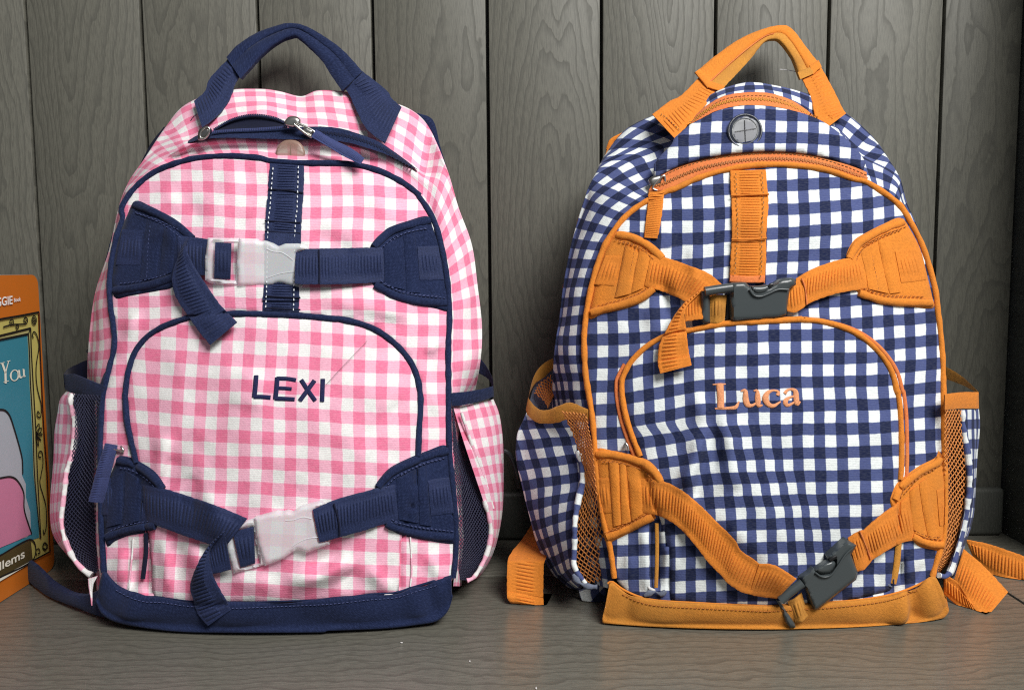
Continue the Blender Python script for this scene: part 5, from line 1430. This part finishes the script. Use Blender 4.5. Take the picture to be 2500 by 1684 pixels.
# side pockets
PBX = BB
out_l = K('B5', (165, 320), (130, 400), (97, 480), (86, 600), (100, 720), (130, 850), (160, 980), (192, 1100), (232, 1250), (292, 1400), (372, 1515)) + K('B7', (480, 722), (560, 785), (625, 825))
in_l = K('B5', (440, 312), (470, 400), (520, 490), (552, 600), (582, 700), (588, 830), (562, 940), (542, 1050), (532, 1150), (530, 1290), (524, 1400)) + K('B7', (612, 620), (640, 690), (700, 770))
sp = pocket_side(out_l, in_l, -.150, [-.178, -.19, -.205, -.218, -.222], -.10, M['blue'], .0184, uv0=(.1, .2))
tube('pocket_rim', [(x - 4, y, Y, 7.5) for (x, y), Y in zip(in_l[3:], np.interp(np.arange(11), [0, 5, 10], [-.195, -.216, -.224]))], None, M['blue'], sp, rel=False, uvs=54, jit=.5)
tube('frayed_patch', [(x, y, Y, 8) for (x, y), Y in zip(K('B7', (600, 700), (640, 760), (700, 790), (775, 795)), (-.222, -.225, -.227, -.228))], None, M['steel_cloth'], sp, rel=False, jit=1.0, flat=.7)
edge_l = [(1432, 1010), (1440, 1060), (1448, 1110), (1455, 1180), (1466, 1260), (1485, 1340), (1500, 1412)]
nl_in = [(p[0] - 3, p[1]) for p in resample(in_l, n=7)]
net('net_panel', [[(*p, -.200) for p in nl_in], [((p[0] + q[0]) / 2, (p[1] + q[1]) / 2, -.207) for p, q in zip(nl_in, edge_l)], [(*q, -.218) for q in edge_l]], 27, 7, M['orange_net'], sp, .00055)
cloth_patch('pocket_lining', [[(*p, -.175) for p in nl_in], [((p[0] + q[0]) / 2, (p[1] + q[1]) / 2, -.182) for p, q in zip(nl_in, edge_l)], [(q[0] + 4, q[1], -.195) for q in edge_l]], 20, 6, M['navy_dark'], sp, .03)
ribbon('lower_side', K('B7', (640, 830), (690, 960), (815, 1028)), K('B7', (790, 770), (830, 800), (840, 900)), lambda x, y: np.full(np.shape(x), -.185), M['blue'], BB, off=0, thick=10, m=9, crown=4, uvs=54)
ribbon('elastic_band', K('B5', (162, 300), (180, 345), (240, 392), (320, 402), (402, 392), (480, 370), (620, 400)), K('B5', (178, 215), (215, 262), (262, 300), (320, 305), (400, 275), (490, 250), (618, 300)), None, M['orange_worn'], sp, off=[(-.150, -.150), (-.160, -.160), (-.170, -.170), (-.178, -.178), (-.188, -.188), (-.196, -.196), (-.208, -.208)], rel=False, thick=6, m=7, crown=2)
ribbon('elastic_band', K('B5', (165, 305), (190, 180), (240, 100), (300, 60), (375, -20)), K('B5', (182, 210), (205, 100), (240, 20)) + K('B3', (290, 1315), (358, 1275)), None, M['orange_worn'], sp, off=[(-.149, -.149), (-.125, -.125), (-.115, -.115), (-.11, -.11), (-.108, -.108)], rel=False, thick=6, m=7)
net('net_panel', [[(1305, 960, -.11), (1318, 935, -.112), (1345, 915, -.115)], [(1325, 975, -.118), (1335, 955, -.12), (1352, 945, -.12)], [(1338, 995, -.125), (1345, 980, -.125), (1352, 965, -.125)]], 7, 4, M['orange_net'], sp, .0006)
cloth_patch('pocket_lining', [[(1290, 990, -.105), (1310, 930, -.105), (1352, 900, -.105)], [(1345, 1010, -.108), (1350, 980, -.108), (1358, 950, -.108)]], 8, 4, M['steel_cloth'], sp, .03)

out_r = K('B6', (1998, 295), (2006, 400), (2002, 500), (1990, 620), (1978, 800), (1966, 1000), (1942, 1150), (1902, 1280), (1870, 1400), (1830, 1500), (1780, 1540))
in_r = K('B6', (1862, 300), (1872, 450), (1900, 620), (1916, 800), (1900, 1000), (1872, 1160), (1835, 1300), (1800, 1410), (1770, 1490), (1735, 1520), (1690, 1510))
sp = pocket_side(out_r, in_r, -.150, [-.190, -.195, -.197, -.205, -.212], -.10, M['blue'], .0184, uv0=(.0, .3))
tube('pocket_rim', [(x + 4, y, Y, 7.5) for (x, y), Y in zip(in_r, np.interp(np.arange(11), [0, 5, 10], [-.191, -.199, -.214]))], None, M['blue'], sp, rel=False, uvs=54, jit=.5)
edge_r = K('B6', (1752, 305), (1745, 500), (1745, 700), (1755, 900), (1765, 1100), (1735, 1330), (1665, 1490))
nr_in = resample(in_r, n=7)
net('net_panel', [[(*q, -.212) for q in edge_r], [((p[0] + q[0]) / 2, (p[1] + q[1]) / 2, -.202) for p, q in zip(nr_in, edge_r)], [(p[0] + 2, p[1], -.192) for p in nr_in]], 28, 6, M['orange_net'], sp, .00055)
cloth_patch('pocket_lining', [[(q[0] - 4, q[1], -.190) for q in edge_r], [((p[0] + q[0]) / 2, (p[1] + q[1]) / 2, -.175) for p, q in zip(nr_in, edge_r)], [(*p, -.165) for p in nr_in]], 20, 6, M['navy_dark'], sp, .03)
ribbon('elastic_band', K('B6', (1748, 302), (1850, 292), (1998, 290)), K('B6', (1750, 190), (1860, 175), (1996, 172)), None, M['orange'], sp, off=[(-.214, -.214), (-.195, -.195), (-.165, -.165)], rel=False, thick=6, m=7, crown=2)
ribbon('elastic_band', K('B6', (1996, 180), (1880, 120), (1755, 75)), K('B6', (1994, 168), (1880, 60), (1752, -20)), None, M['orange_worn'], sp, off=[(-.162, -.162), (-.135, -.135), (-.115, -.115)], rel=False, thick=6, m=7)

# shoulder straps and their webbing behind and beside the bag
ribbon('shoulder_strap', K('B1', (400, 1090), (330, 1262), (270, 1400), (212, 1540)) + K('B3', (545, 250), (495, 450), (455, 640), (432, 760)), K('B1', (470, 1050), (400, 1250), (330, 1400), (270, 1550)) + K('B3', (600, 260), (550, 450), (510, 640), (480, 760)), lambda x, y: np.interp(y, [330, 700], [-.085, -.10]), M['orange'], BB, off=3, thick=10, m=5, crown=2)
ribbon('shoulder_strap', K('B1', (390, 1095), (420, 1020), (520, 965), (590, 925)), K('B1', (440, 1090), (450, 1040), (540, 985), (610, 940)), lambda x, y: np.full(np.shape(x), -.08), M['orange'], BB, off=3, thick=14, m=5, crown=2)
ribbon('strap_loop', K('B7', (112, 830), (114, 700), (120, 600), (150, 540), (230, 440), (300, 330)), K('B7', (378, 870), (380, 750), (382, 640), (385, 620), (420, 520), (430, 400)), lambda x, y: np.interp(y, [1270, 1330, 1370, 1480], [-.07, -.135, -.178, -.1915]), OW, BB, off=2, thick=4, ribs=(.29, .71, 8.8, 2.6))
ribbon('strap_loop', K('B7', (112, 830), (118, 880), (150, 918), (230, 925)), K('B7', (378, 870), (385, 930), (410, 938), (445, 915)), None, OW, BB, off=[(-.1885, -.1885), (-.1915, -.1925), (-.188, -.190), (-.165, -.168)], rel=False, thick=4, ribs=(.29, .71, 8.8, 2.6))
ribbon('strap_loop', K('B8', (1748, 850), (1850, 940), (1960, 990), (2045, 1030)), K('B8', (1745, 700), (1840, 760), (1900, 850), (2000, 960)), None, M['orange_web'], BB, off=[(-.19, -.185), (-.203, -.195), (-.212, -.205), (-.219, -.21)], rel=False, thick=4, ribs=(.25, .7, 8.6, 2.6))
ribbon('strap_loop', K('B8', (1812, 775), (1900, 890), (1980, 970), (2048, 1028)), K('B8', (1890, 520), (2010, 620), (2120, 730), (2212, 832)), None, M['orange_web'], BB, off=[(-.187, -.172), (-.204, -.185), (-.215, -.194), (-.222, -.201)], rel=False, thick=4, ribs=(.25, .62, 8.8, 2.8), crown=2)
ribbon('strap_loop', K('B8', (1950, 560), (2050, 690), (2180, 760), (2340, 805), (2500, 830)), K('B8', (1905, 450), (2060, 480), (2200, 525), (2340, 575), (2500, 640)), None, M['orange_web'], BB, off=[(-.115, -.115), (-.125, -.122), (-.137, -.132), (-.145, -.14), (-.15, -.145)], rel=False, thick=4, ribs=(.3, .75, 8.8, 2.8))
tube('strap_adjuster', [(x, y, Y, 6.0) for (x, y), Y in zip(K('B5', (0, 600), (40, 625), (75, 700), (100, 790), (112, 870)), (-.10, -.10, -.10, -.10, -.09))], None, GP, BB, rel=False, flat=.6)

# ------------------------------------------------------------------ board books at the left edge
def px_line(px, py):
    return PZ(np.array([px]), np.array([py]))[0]


far = px_line(134., 1386.)                       # foot of the cover's far edge, on the bench
near = px_line(30., 1452.)
sl_x = (far[0] - near[0]) / (far[1] - near[1])   # the cover stands nearly along the line of sight
x0b = far[0] - sl_x * far[1]
BK = tag(empty('board_book', (float(far[0]), float(far[1]), 0.0)), 'orange board book with a gold printed frame around a teal cover, at the left edge', 'book')


def on_cover(pts, lift=0.0):
    a = np.asarray(pts, float)
    p = PX(a[:, 0], a[:, 1], x0b, sl_x)
    n = np.array([1.0, -sl_x, 0]) / math.hypot(1, sl_x)
    return p + n * lift


def cover_sheet(name, outline, mat, parent, lift=.0003, thick=.0002, dense=None):
    """thin print or board with that outline on the cover plane"""
    ol = np.asarray(outline, float)
    p = on_cover(ol, lift)
    q = on_cover(ol, lift - thick)
    n = len(ol)
    rv, re, rf, _, _, _ = delaunay_2d_cdt([Vector(v) for v in ol], [(i, (i + 1) % n) for i in range(n)], [], 1, 1e-6)
    v2 = np.array([tuple(v) for v in rv])
    V = list(on_cover(v2, lift))
    F = [tuple(f) for f in rf]
    F = facing(np.array(V), F)
    k = len(V)
    V += list(p) + list(q)
    for i in range(n):
        j = (i + 1) % n
        F.append((k + i, k + j, k + n + j, k + n + i))
    return make(name, V, F, mat, parent, np.zeros((len(V), 2)), False)


M['book_orange'] = plain('orange_board', (.54, .145, .016), .38)
M['book_edge'] = plain('book_pages', (.62, .60, .55), .7)
M['book_gold'] = plain('printed_gold', (.52, .45, .13), .4)
M['book_gold2'] = plain('printed_pale_gold', (.44, .40, .17), .4)
M['book_teal'] = plain('printed_teal', (.045, .225, .30), .4)
M['book_ink'] = plain('printed_black', (.012, .011, .010), .45)
M['book_cream'] = plain('printed_cream', (.80, .78, .66), .4)
M['book_white'] = plain('printed_white', (.84, .82, .78), .4)
M['book_brown'] = plain('printed_brown', (.075, .055, .02), .4)
M['book_grey'] = plain('printed_pale_grey', (.40, .43, .47), .4)
M['book_pinkp'] = plain('printed_pink', (.55, .20, .32), .4)
M['teal_board'] = plain('pale_teal_board', (.25, .42, .42), .4)

# cover in its own plane: s runs from the far edge towards the viewer, t upwards
e_s = np.array([sl_x, 1.0, 0.0]) / math.hypot(sl_x, 1) * -1
n_c = np.array([1.0, -sl_x, 0]) / math.hypot(1, sl_x)
topp = on_cover([(104., 672.)])[0]
HB = topp[2]
WBK, TH, RC = .20, .024, .010


def board(name, t0, t1, mat, parent, s1=WBK, hb=HB, sh=0.0):
    pr = []
    for (cs, ct, a0) in ((RC, RC, 180), (s1 - RC, RC, 270), (s1 - RC, hb - RC, 0), (RC, hb - RC, 90)):
        for k in range(7):
            a = math.radians(a0 + 15 * k)
            pr.append((cs + RC * math.cos(a), ct + RC * math.sin(a)))
    base = np.array([far[0], far[1], 0.0006]) + np.array([0, sh, 0])
    V = []
    for d in (t0, t1):
        for s, t in pr:
            V.append(base + e_s * s + np.array([0, 0, t]) + n_c * d)
    n = len(pr)
    F = [tuple(range(n)), tuple(range(2 * n - 1, n - 1, -1))] + [(i, (i + 1) % n, n + (i + 1) % n, n + i) for i in range(n)]
    o = make(name, V, F, mat, parent, None, True, None)
    o.data.set_sharp_from_angle(angle=math.radians(35))
    return o


board('cover', -.0022, 0.0, M['book_orange'], BK)
board('page_block', -TH + .0022, -.0023, M['book_edge'], BK, WBK - .002)
board('back_cover', -TH, -TH + .0021, M['book_orange'], BK)


def Bk(c, *pts):
    ox, oy, s = {'a': (0, 640, 6.0), 'b': (0, 900, 1330 / 388.), 'c': (0, 1160, 1086 / 388.)}[c]
    return [(ox + x / s, oy + y / s) for x, y in pts]


def proj(p):
    d = (np.asarray(p, float) - np.array(CAM)) @ CM3
    return W / 2 - d[0] / d[2] * FP, H / 2 + d[1] / d[2] * FP


def ext(pts, s=WBK - .012):
    """carry the first and the last edge of an open outline on, in a straight line, to the near side of the cover"""
    xl = proj(np.array([far[0], far[1], .1]) + e_s * s)[0]
    pts = [tuple(p) for p in pts]

    def go(a, b):
        k = (xl - b[0]) / (a[0] - b[0])
        return (xl, b[1] + (a[1] - b[1]) * k)
    return [go(pts[0], pts[1])] + pts[1:-1] + [go(pts[-1], pts[-2])]


def ink_line(pts, w, lift=.0012, parent=None):
    c = resample(pts, 2.5)
    P = on_cover(c, lift)
    V, F = [], []
    T = np.gradient(P, axis=0)
    for i in range(len(P)):
        b = np.cross(T[i], n_c)
        b /= np.linalg.norm(b) + 1e-12
        V += [P[i] + b * w, P[i] - b * w]
    F = [(2 * i, 2 * i + 1, 2 * i + 3, 2 * i + 2) for i in range(len(P) - 1)]
    return V, F


frame = cover_sheet('printed_frame', ext(Bk('a', (-60, 855), (0, 835), (300, 782), (545, 733)) + Bk('b', (330, 20), (352, 500), (380, 891)) + Bk('c', (330, 520), (215, 580), (200, 440), (0, 520), (-30, 530))), M['book_gold'], BK, .0004)
cover_sheet('printed_panel', ext(Bk('a', (-60, 1150), (0, 1130), (390, 1050), (405, 1300)) + Bk('b', (240, 100), (262, 500), (275, 891)) + Bk('c', (260, 300), (262, 425), (215, 440), (0, 540), (-30, 550))), M['book_teal'], BK, .0007)
cover_sheet('printed_moulding', ext(Bk('a', (-60, 1085), (0, 1070), (425, 965), (440, 1300)) + Bk('b', (262, 100), (285, 500), (300, 891)) + Bk('c', (268, 430), (262, 425), (258, 300)) + Bk('b', (275, 891), (262, 500), (240, 100)) + Bk('a', (405, 1300), (390, 1050), (0, 1130), (-60, 1150))), M['book_gold2'], BK, .00085)
# the picture on the cover is a plain stand-in: two soft rounded shapes
cover_sheet('printed_shape', ext(Bk('b', (-20, 340), (30, 350), (70, 400), (110, 520), (150, 660), (172, 760), (176, 891)) + Bk('c', (170, 60), (170, 150), (200, 250), (205, 380), (180, 420), (0, 470), (-20, 480))), M['book_grey'], BK, .0010)
cover_sheet('printed_shape', ext(Bk('c', (-20, 20), (60, 10), (110, 40), (150, 120), (155, 240), (205, 400), (120, 440), (0, 490), (-20, 500))), M['book_pinkp'], BK, .0013)
cover_sheet('printed_label', ext(Bk('c', (-20, 548), (0, 540), (200, 438), (213, 575), (0, 690), (-20, 700))), M['book_brown'], BK, .0015)
cover_sheet('printed_stripe', ext(Bk('c', (-20, 702), (0, 692), (213, 578), (213, 590), (0, 716), (-20, 728))), M['book_cream'], BK, .0016)

V, F = [], []
LN = [(Bk('a', (-60, 850), (0, 832), (300, 780), (548, 732)), .0010), (Bk('a', (546, 733), (560, 1200)) + Bk('b', (330, 20), (352, 500), (380, 891)) + Bk('c', (330, 520)), .0009), (Bk('a', (-60, 1085), (0, 1070), (425, 965)), .0009),
      (Bk('a', (425, 965), (435, 1300)) + Bk('b', (262, 100), (285, 500), (300, 891)) + Bk('c', (268, 430)), .0008), (Bk('a', (-60, 1148), (0, 1130), (390, 1050)), .0009), (Bk('a', (390, 1050), (405, 1300)) + Bk('b', (240, 100), (262, 500), (275, 891)) + Bk('c', (262, 425)), .0008),
      (Bk('a', (390, 1050), (425, 965)), .0006), (Bk('a', (20, 950), (150, 915), (330, 905), (372, 880), (375, 830), (345, 812), (322, 845), (345, 880), (358, 850)), .0007),
      (Bk('a', (155, 910), (175, 880), (160, 845), (125, 850), (115, 885), (138, 900), (150, 875)), .0006), (Bk('a', (215, 985), (245, 960), (240, 920), (215, 925), (205, 955), (225, 965)), .0006),
      (Bk('a', (465, 1110), (450, 1070), (465, 1020), (500, 1040), (530, 1120), (545, 1250), (510, 1480)) + Bk('b', (288, 60), (300, 170), (330, 300), (325, 400), (298, 395), (300, 355), (318, 375)), .0007),
      (Bk('b', (330, 740), (310, 735), (312, 695), (338, 700), (345, 790), (328, 891)) + Bk('c', (262, 60), (300, 200), (305, 330), (290, 400), (282, 370)), .0007),
      (Bk('c', (-20, 548), (0, 540), (200, 438), (213, 575), (0, 690), (-20, 700)), .0008), (Bk('c', (215, 580), (330, 520)), .0008), (Bk('c', (240, 545), (232, 515), (252, 500), (262, 525), (245, 535)), .0006), (Bk('c', (300, 510), (280, 490), (292, 460), (312, 480), (300, 505)), .0009)]
LN += [(Bk('b', (-20, 340), (30, 350), (70, 400), (110, 520), (150, 660), (172, 760), (176, 880)), .0009), (Bk('c', (-20, 20), (60, 10), (110, 40), (150, 120), (155, 240), (205, 400)), .0009)]
for e in ((475, 850, 34, 62), (475, 850, 20, 38), (475, 850, 7, 14)):
    LN.append((Bk('a', *[(e[0] + e[2] * math.cos(a), e[1] + e[3] * math.sin(a)) for a in np.linspace(0, 6.2832, 17)]), .0006))
for k, (dx, dy) in enumerate(((28, -95), (48, -60), (55, -10), (45, 45), (22, 90))):
    cx, cy = 285, 555
    LN.append((Bk('b', (cx, cy), (cx + dx * .5 - 8, cy + dy * .6 - 8), (cx + dx, cy + dy), (cx + dx * .6 + 8, cy + dy * .5 + 8), (cx, cy)), .0006))
for pts, w in LN:
    v, f = ink_line(pts, w, .00178)
    k = len(V)
    V += v
    F += [tuple(k + i for i in q) for q in f]
make('printed_line_art', V, F, M['book_ink'], frame, None, False)


def lettering(name, text, quad, mat, parent, lift, bold=0.0):
    """flat printed word fitted to four photograph points on the cover: bottom left, bottom right, top right, top left"""
    cu = bpy.data.curves.new(name, 'FONT')
    cu.body = text
    cu.offset = bold
    cu.fill_mode = 'FRONT'
    tmp = bpy.data.objects.new(name, cu)
    COL.objects.link(tmp)
    dg = bpy.context.evaluated_depsgraph_get()
    me = tmp.evaluated_get(dg).to_mesh()
    v = np.array([tuple(q.co) for q in me.vertices])
    F = [tuple(p.vertices) for p in me.polygons]
    tmp.evaluated_get(dg).to_mesh_clear()
    bpy.data.objects.remove(tmp)
    bpy.data.curves.remove(cu)
    lo, hi = v.min(0), v.max(0)
    a, b = (v[:, 0] - lo[0]) / (hi[0] - lo[0]), (v[:, 1] - lo[1]) / (hi[1] - lo[1])
    q = np.asarray(quad, float)
    Q = on_cover(q, lift)
    P = (Q[0] * ((1 - a) * (1 - b))[:, None] + Q[1] * (a * (1 - b))[:, None] + Q[2] * (a * b)[:, None] + Q[3] * ((1 - a) * b)[:, None])
    return make(name, P, facing(P, F), mat, parent, None, False)


lettering('printed_word', 'GGIE', Bk('a', (-75, 655), (168, 615), (165, 490), (-75, 520)), M['book_white'], BK, .0012, .02)
lettering('printed_word', 'Book', Bk('a', (188, 585), (288, 568), (284, 508), (186, 530)), M['book_white'], BK, .0012, .02)


# the big title word in a serif hand
def serif_word(strokes):
    V, F = [], []
    for pts in strokes:
        a = resample([(x, y, w) for x, y, w in pts], 1.5)
        P = on_cover(a[:, :2], .0014)
        n = len(P)
        T = np.gradient(a[:, :2], axis=0)
        T /= np.linalg.norm(T, axis=1)[:, None] + 1e-9
        Nn = np.stack([-T[:, 1], T[:, 0]], 1)
        L_, R_ = on_cover(a[:, :2] + Nn * a[:, 2:3], .0014), on_cover(a[:, :2] - Nn * a[:, 2:3], .0014)
        k = len(V)
        for l, r in zip(L_, R_):
            V += [l, r]
        F += [(k + 2 * i, k + 2 * i + 1, k + 2 * i + 3, k + 2 * i + 2) for i in range(n - 1)]
    return V, F


Ys = [[(x, y, w) for (x, y), w in zip(Bk('a', (8, 1470), (40, 1560), (60, 1620)), (2.4, 2.6, 2.2))], [(x, y, w) for (x, y), w in zip(Bk('a', (105, 1450), (80, 1540), (58, 1625)), (1.0, 1.2, 1.4))], [(x, y, w) for (x, y), w in zip(Bk('a', (58, 1610), (60, 1700), (62, 1775)), (2.6, 2.6, 2.6))],
      [(*p, .8) for p in Bk('b', (18, 112), (40, 106), (62, 100))], [(*p, .8) for p in Bk('a', (80, 1452), (105, 1448), (130, 1440))], [(*p, .8) for p in Bk('a', (-20, 1482), (10, 1474), (45, 1465))]]
o_c = Bk('b', (110, 55))[0]
Ys.append([(o_c[0] + 9.5 * math.cos(a), o_c[1] + 13 * math.sin(a) - 1.0 * math.cos(a), 2.3 - 1.2 * abs(math.sin(a))) for a in np.linspace(0, 6.2832, 15)])
Ys += [[(x, y, w) for (x, y), w in zip(Bk('b', (148, 12), (150, 50), (160, 75), (178, 62)), (2.2, 2.4, 1.8, .8))], [(x, y, w) for (x, y), w in zip(Bk('b', (186, 4), (188, 45), (192, 70)), (2.2, 2.2, 2.0))], [(*p, .8) for p in Bk('b', (188, 68), (203, 58))], [(*p, .8) for p in Bk('b', (138, 16), (150, 10))], [(*p, .8) for p in Bk('b', (176, 6), (188, 2))]]
v, f = serif_word(Ys)
make('printed_word', v, facing(np.array(v), f), M['book_cream'], BK, None, False)
lettering('printed_word', 'illems', Bk('c', (-38, 662), (156, 560), (152, 500), (-38, 605)), M['book_cream'], BK, .0020, .015)

B2 = tag(empty('board_book', (float(far[0]) - .03, float(far[1]), 0.0)), 'pale teal board book mostly hidden behind the orange book', 'book')
o = board('cover', -TH - .022, -TH - .001, M['teal_board'], B2, WBK, HB + .0005, sh=-.012)

# crumbs on the bench
for i, (x, y) in enumerate(((980, 1570), (1147, 1615), (1309, 1681))):
    p = PZ(np.array([float(x)]), np.array([float(y)]))[0]
    bm = bmesh.new()
    bmesh.ops.create_icosphere(bm, subdivisions=1, radius=.0009)
    for v in bm.verts:
        v.co = Vector((v.co.x * (1.4 if i == 0 else .7), v.co.y * (.7 if i == 0 else 1.8), v.co.z * .6)) * RNG.uniform(.8, 1.2)
    me = bpy.data.meshes.new('lint_speck')
    bm.to_mesh(me)
    bm.free()
    me.materials.append(M['white_cloth'])
    o = bpy.data.objects.new('lint_speck', me)
    COL.objects.link(o)
    o.location = (p[0], p[1], .0007)
    tag(o, ['white lint speck on the bench in front of the pink backpack', 'white lint speck on the bench in front of the gap between the backpacks', 'white lint speck on the bench at the bottom edge of the picture'][i], 'lint', 'lint specks on the bench')
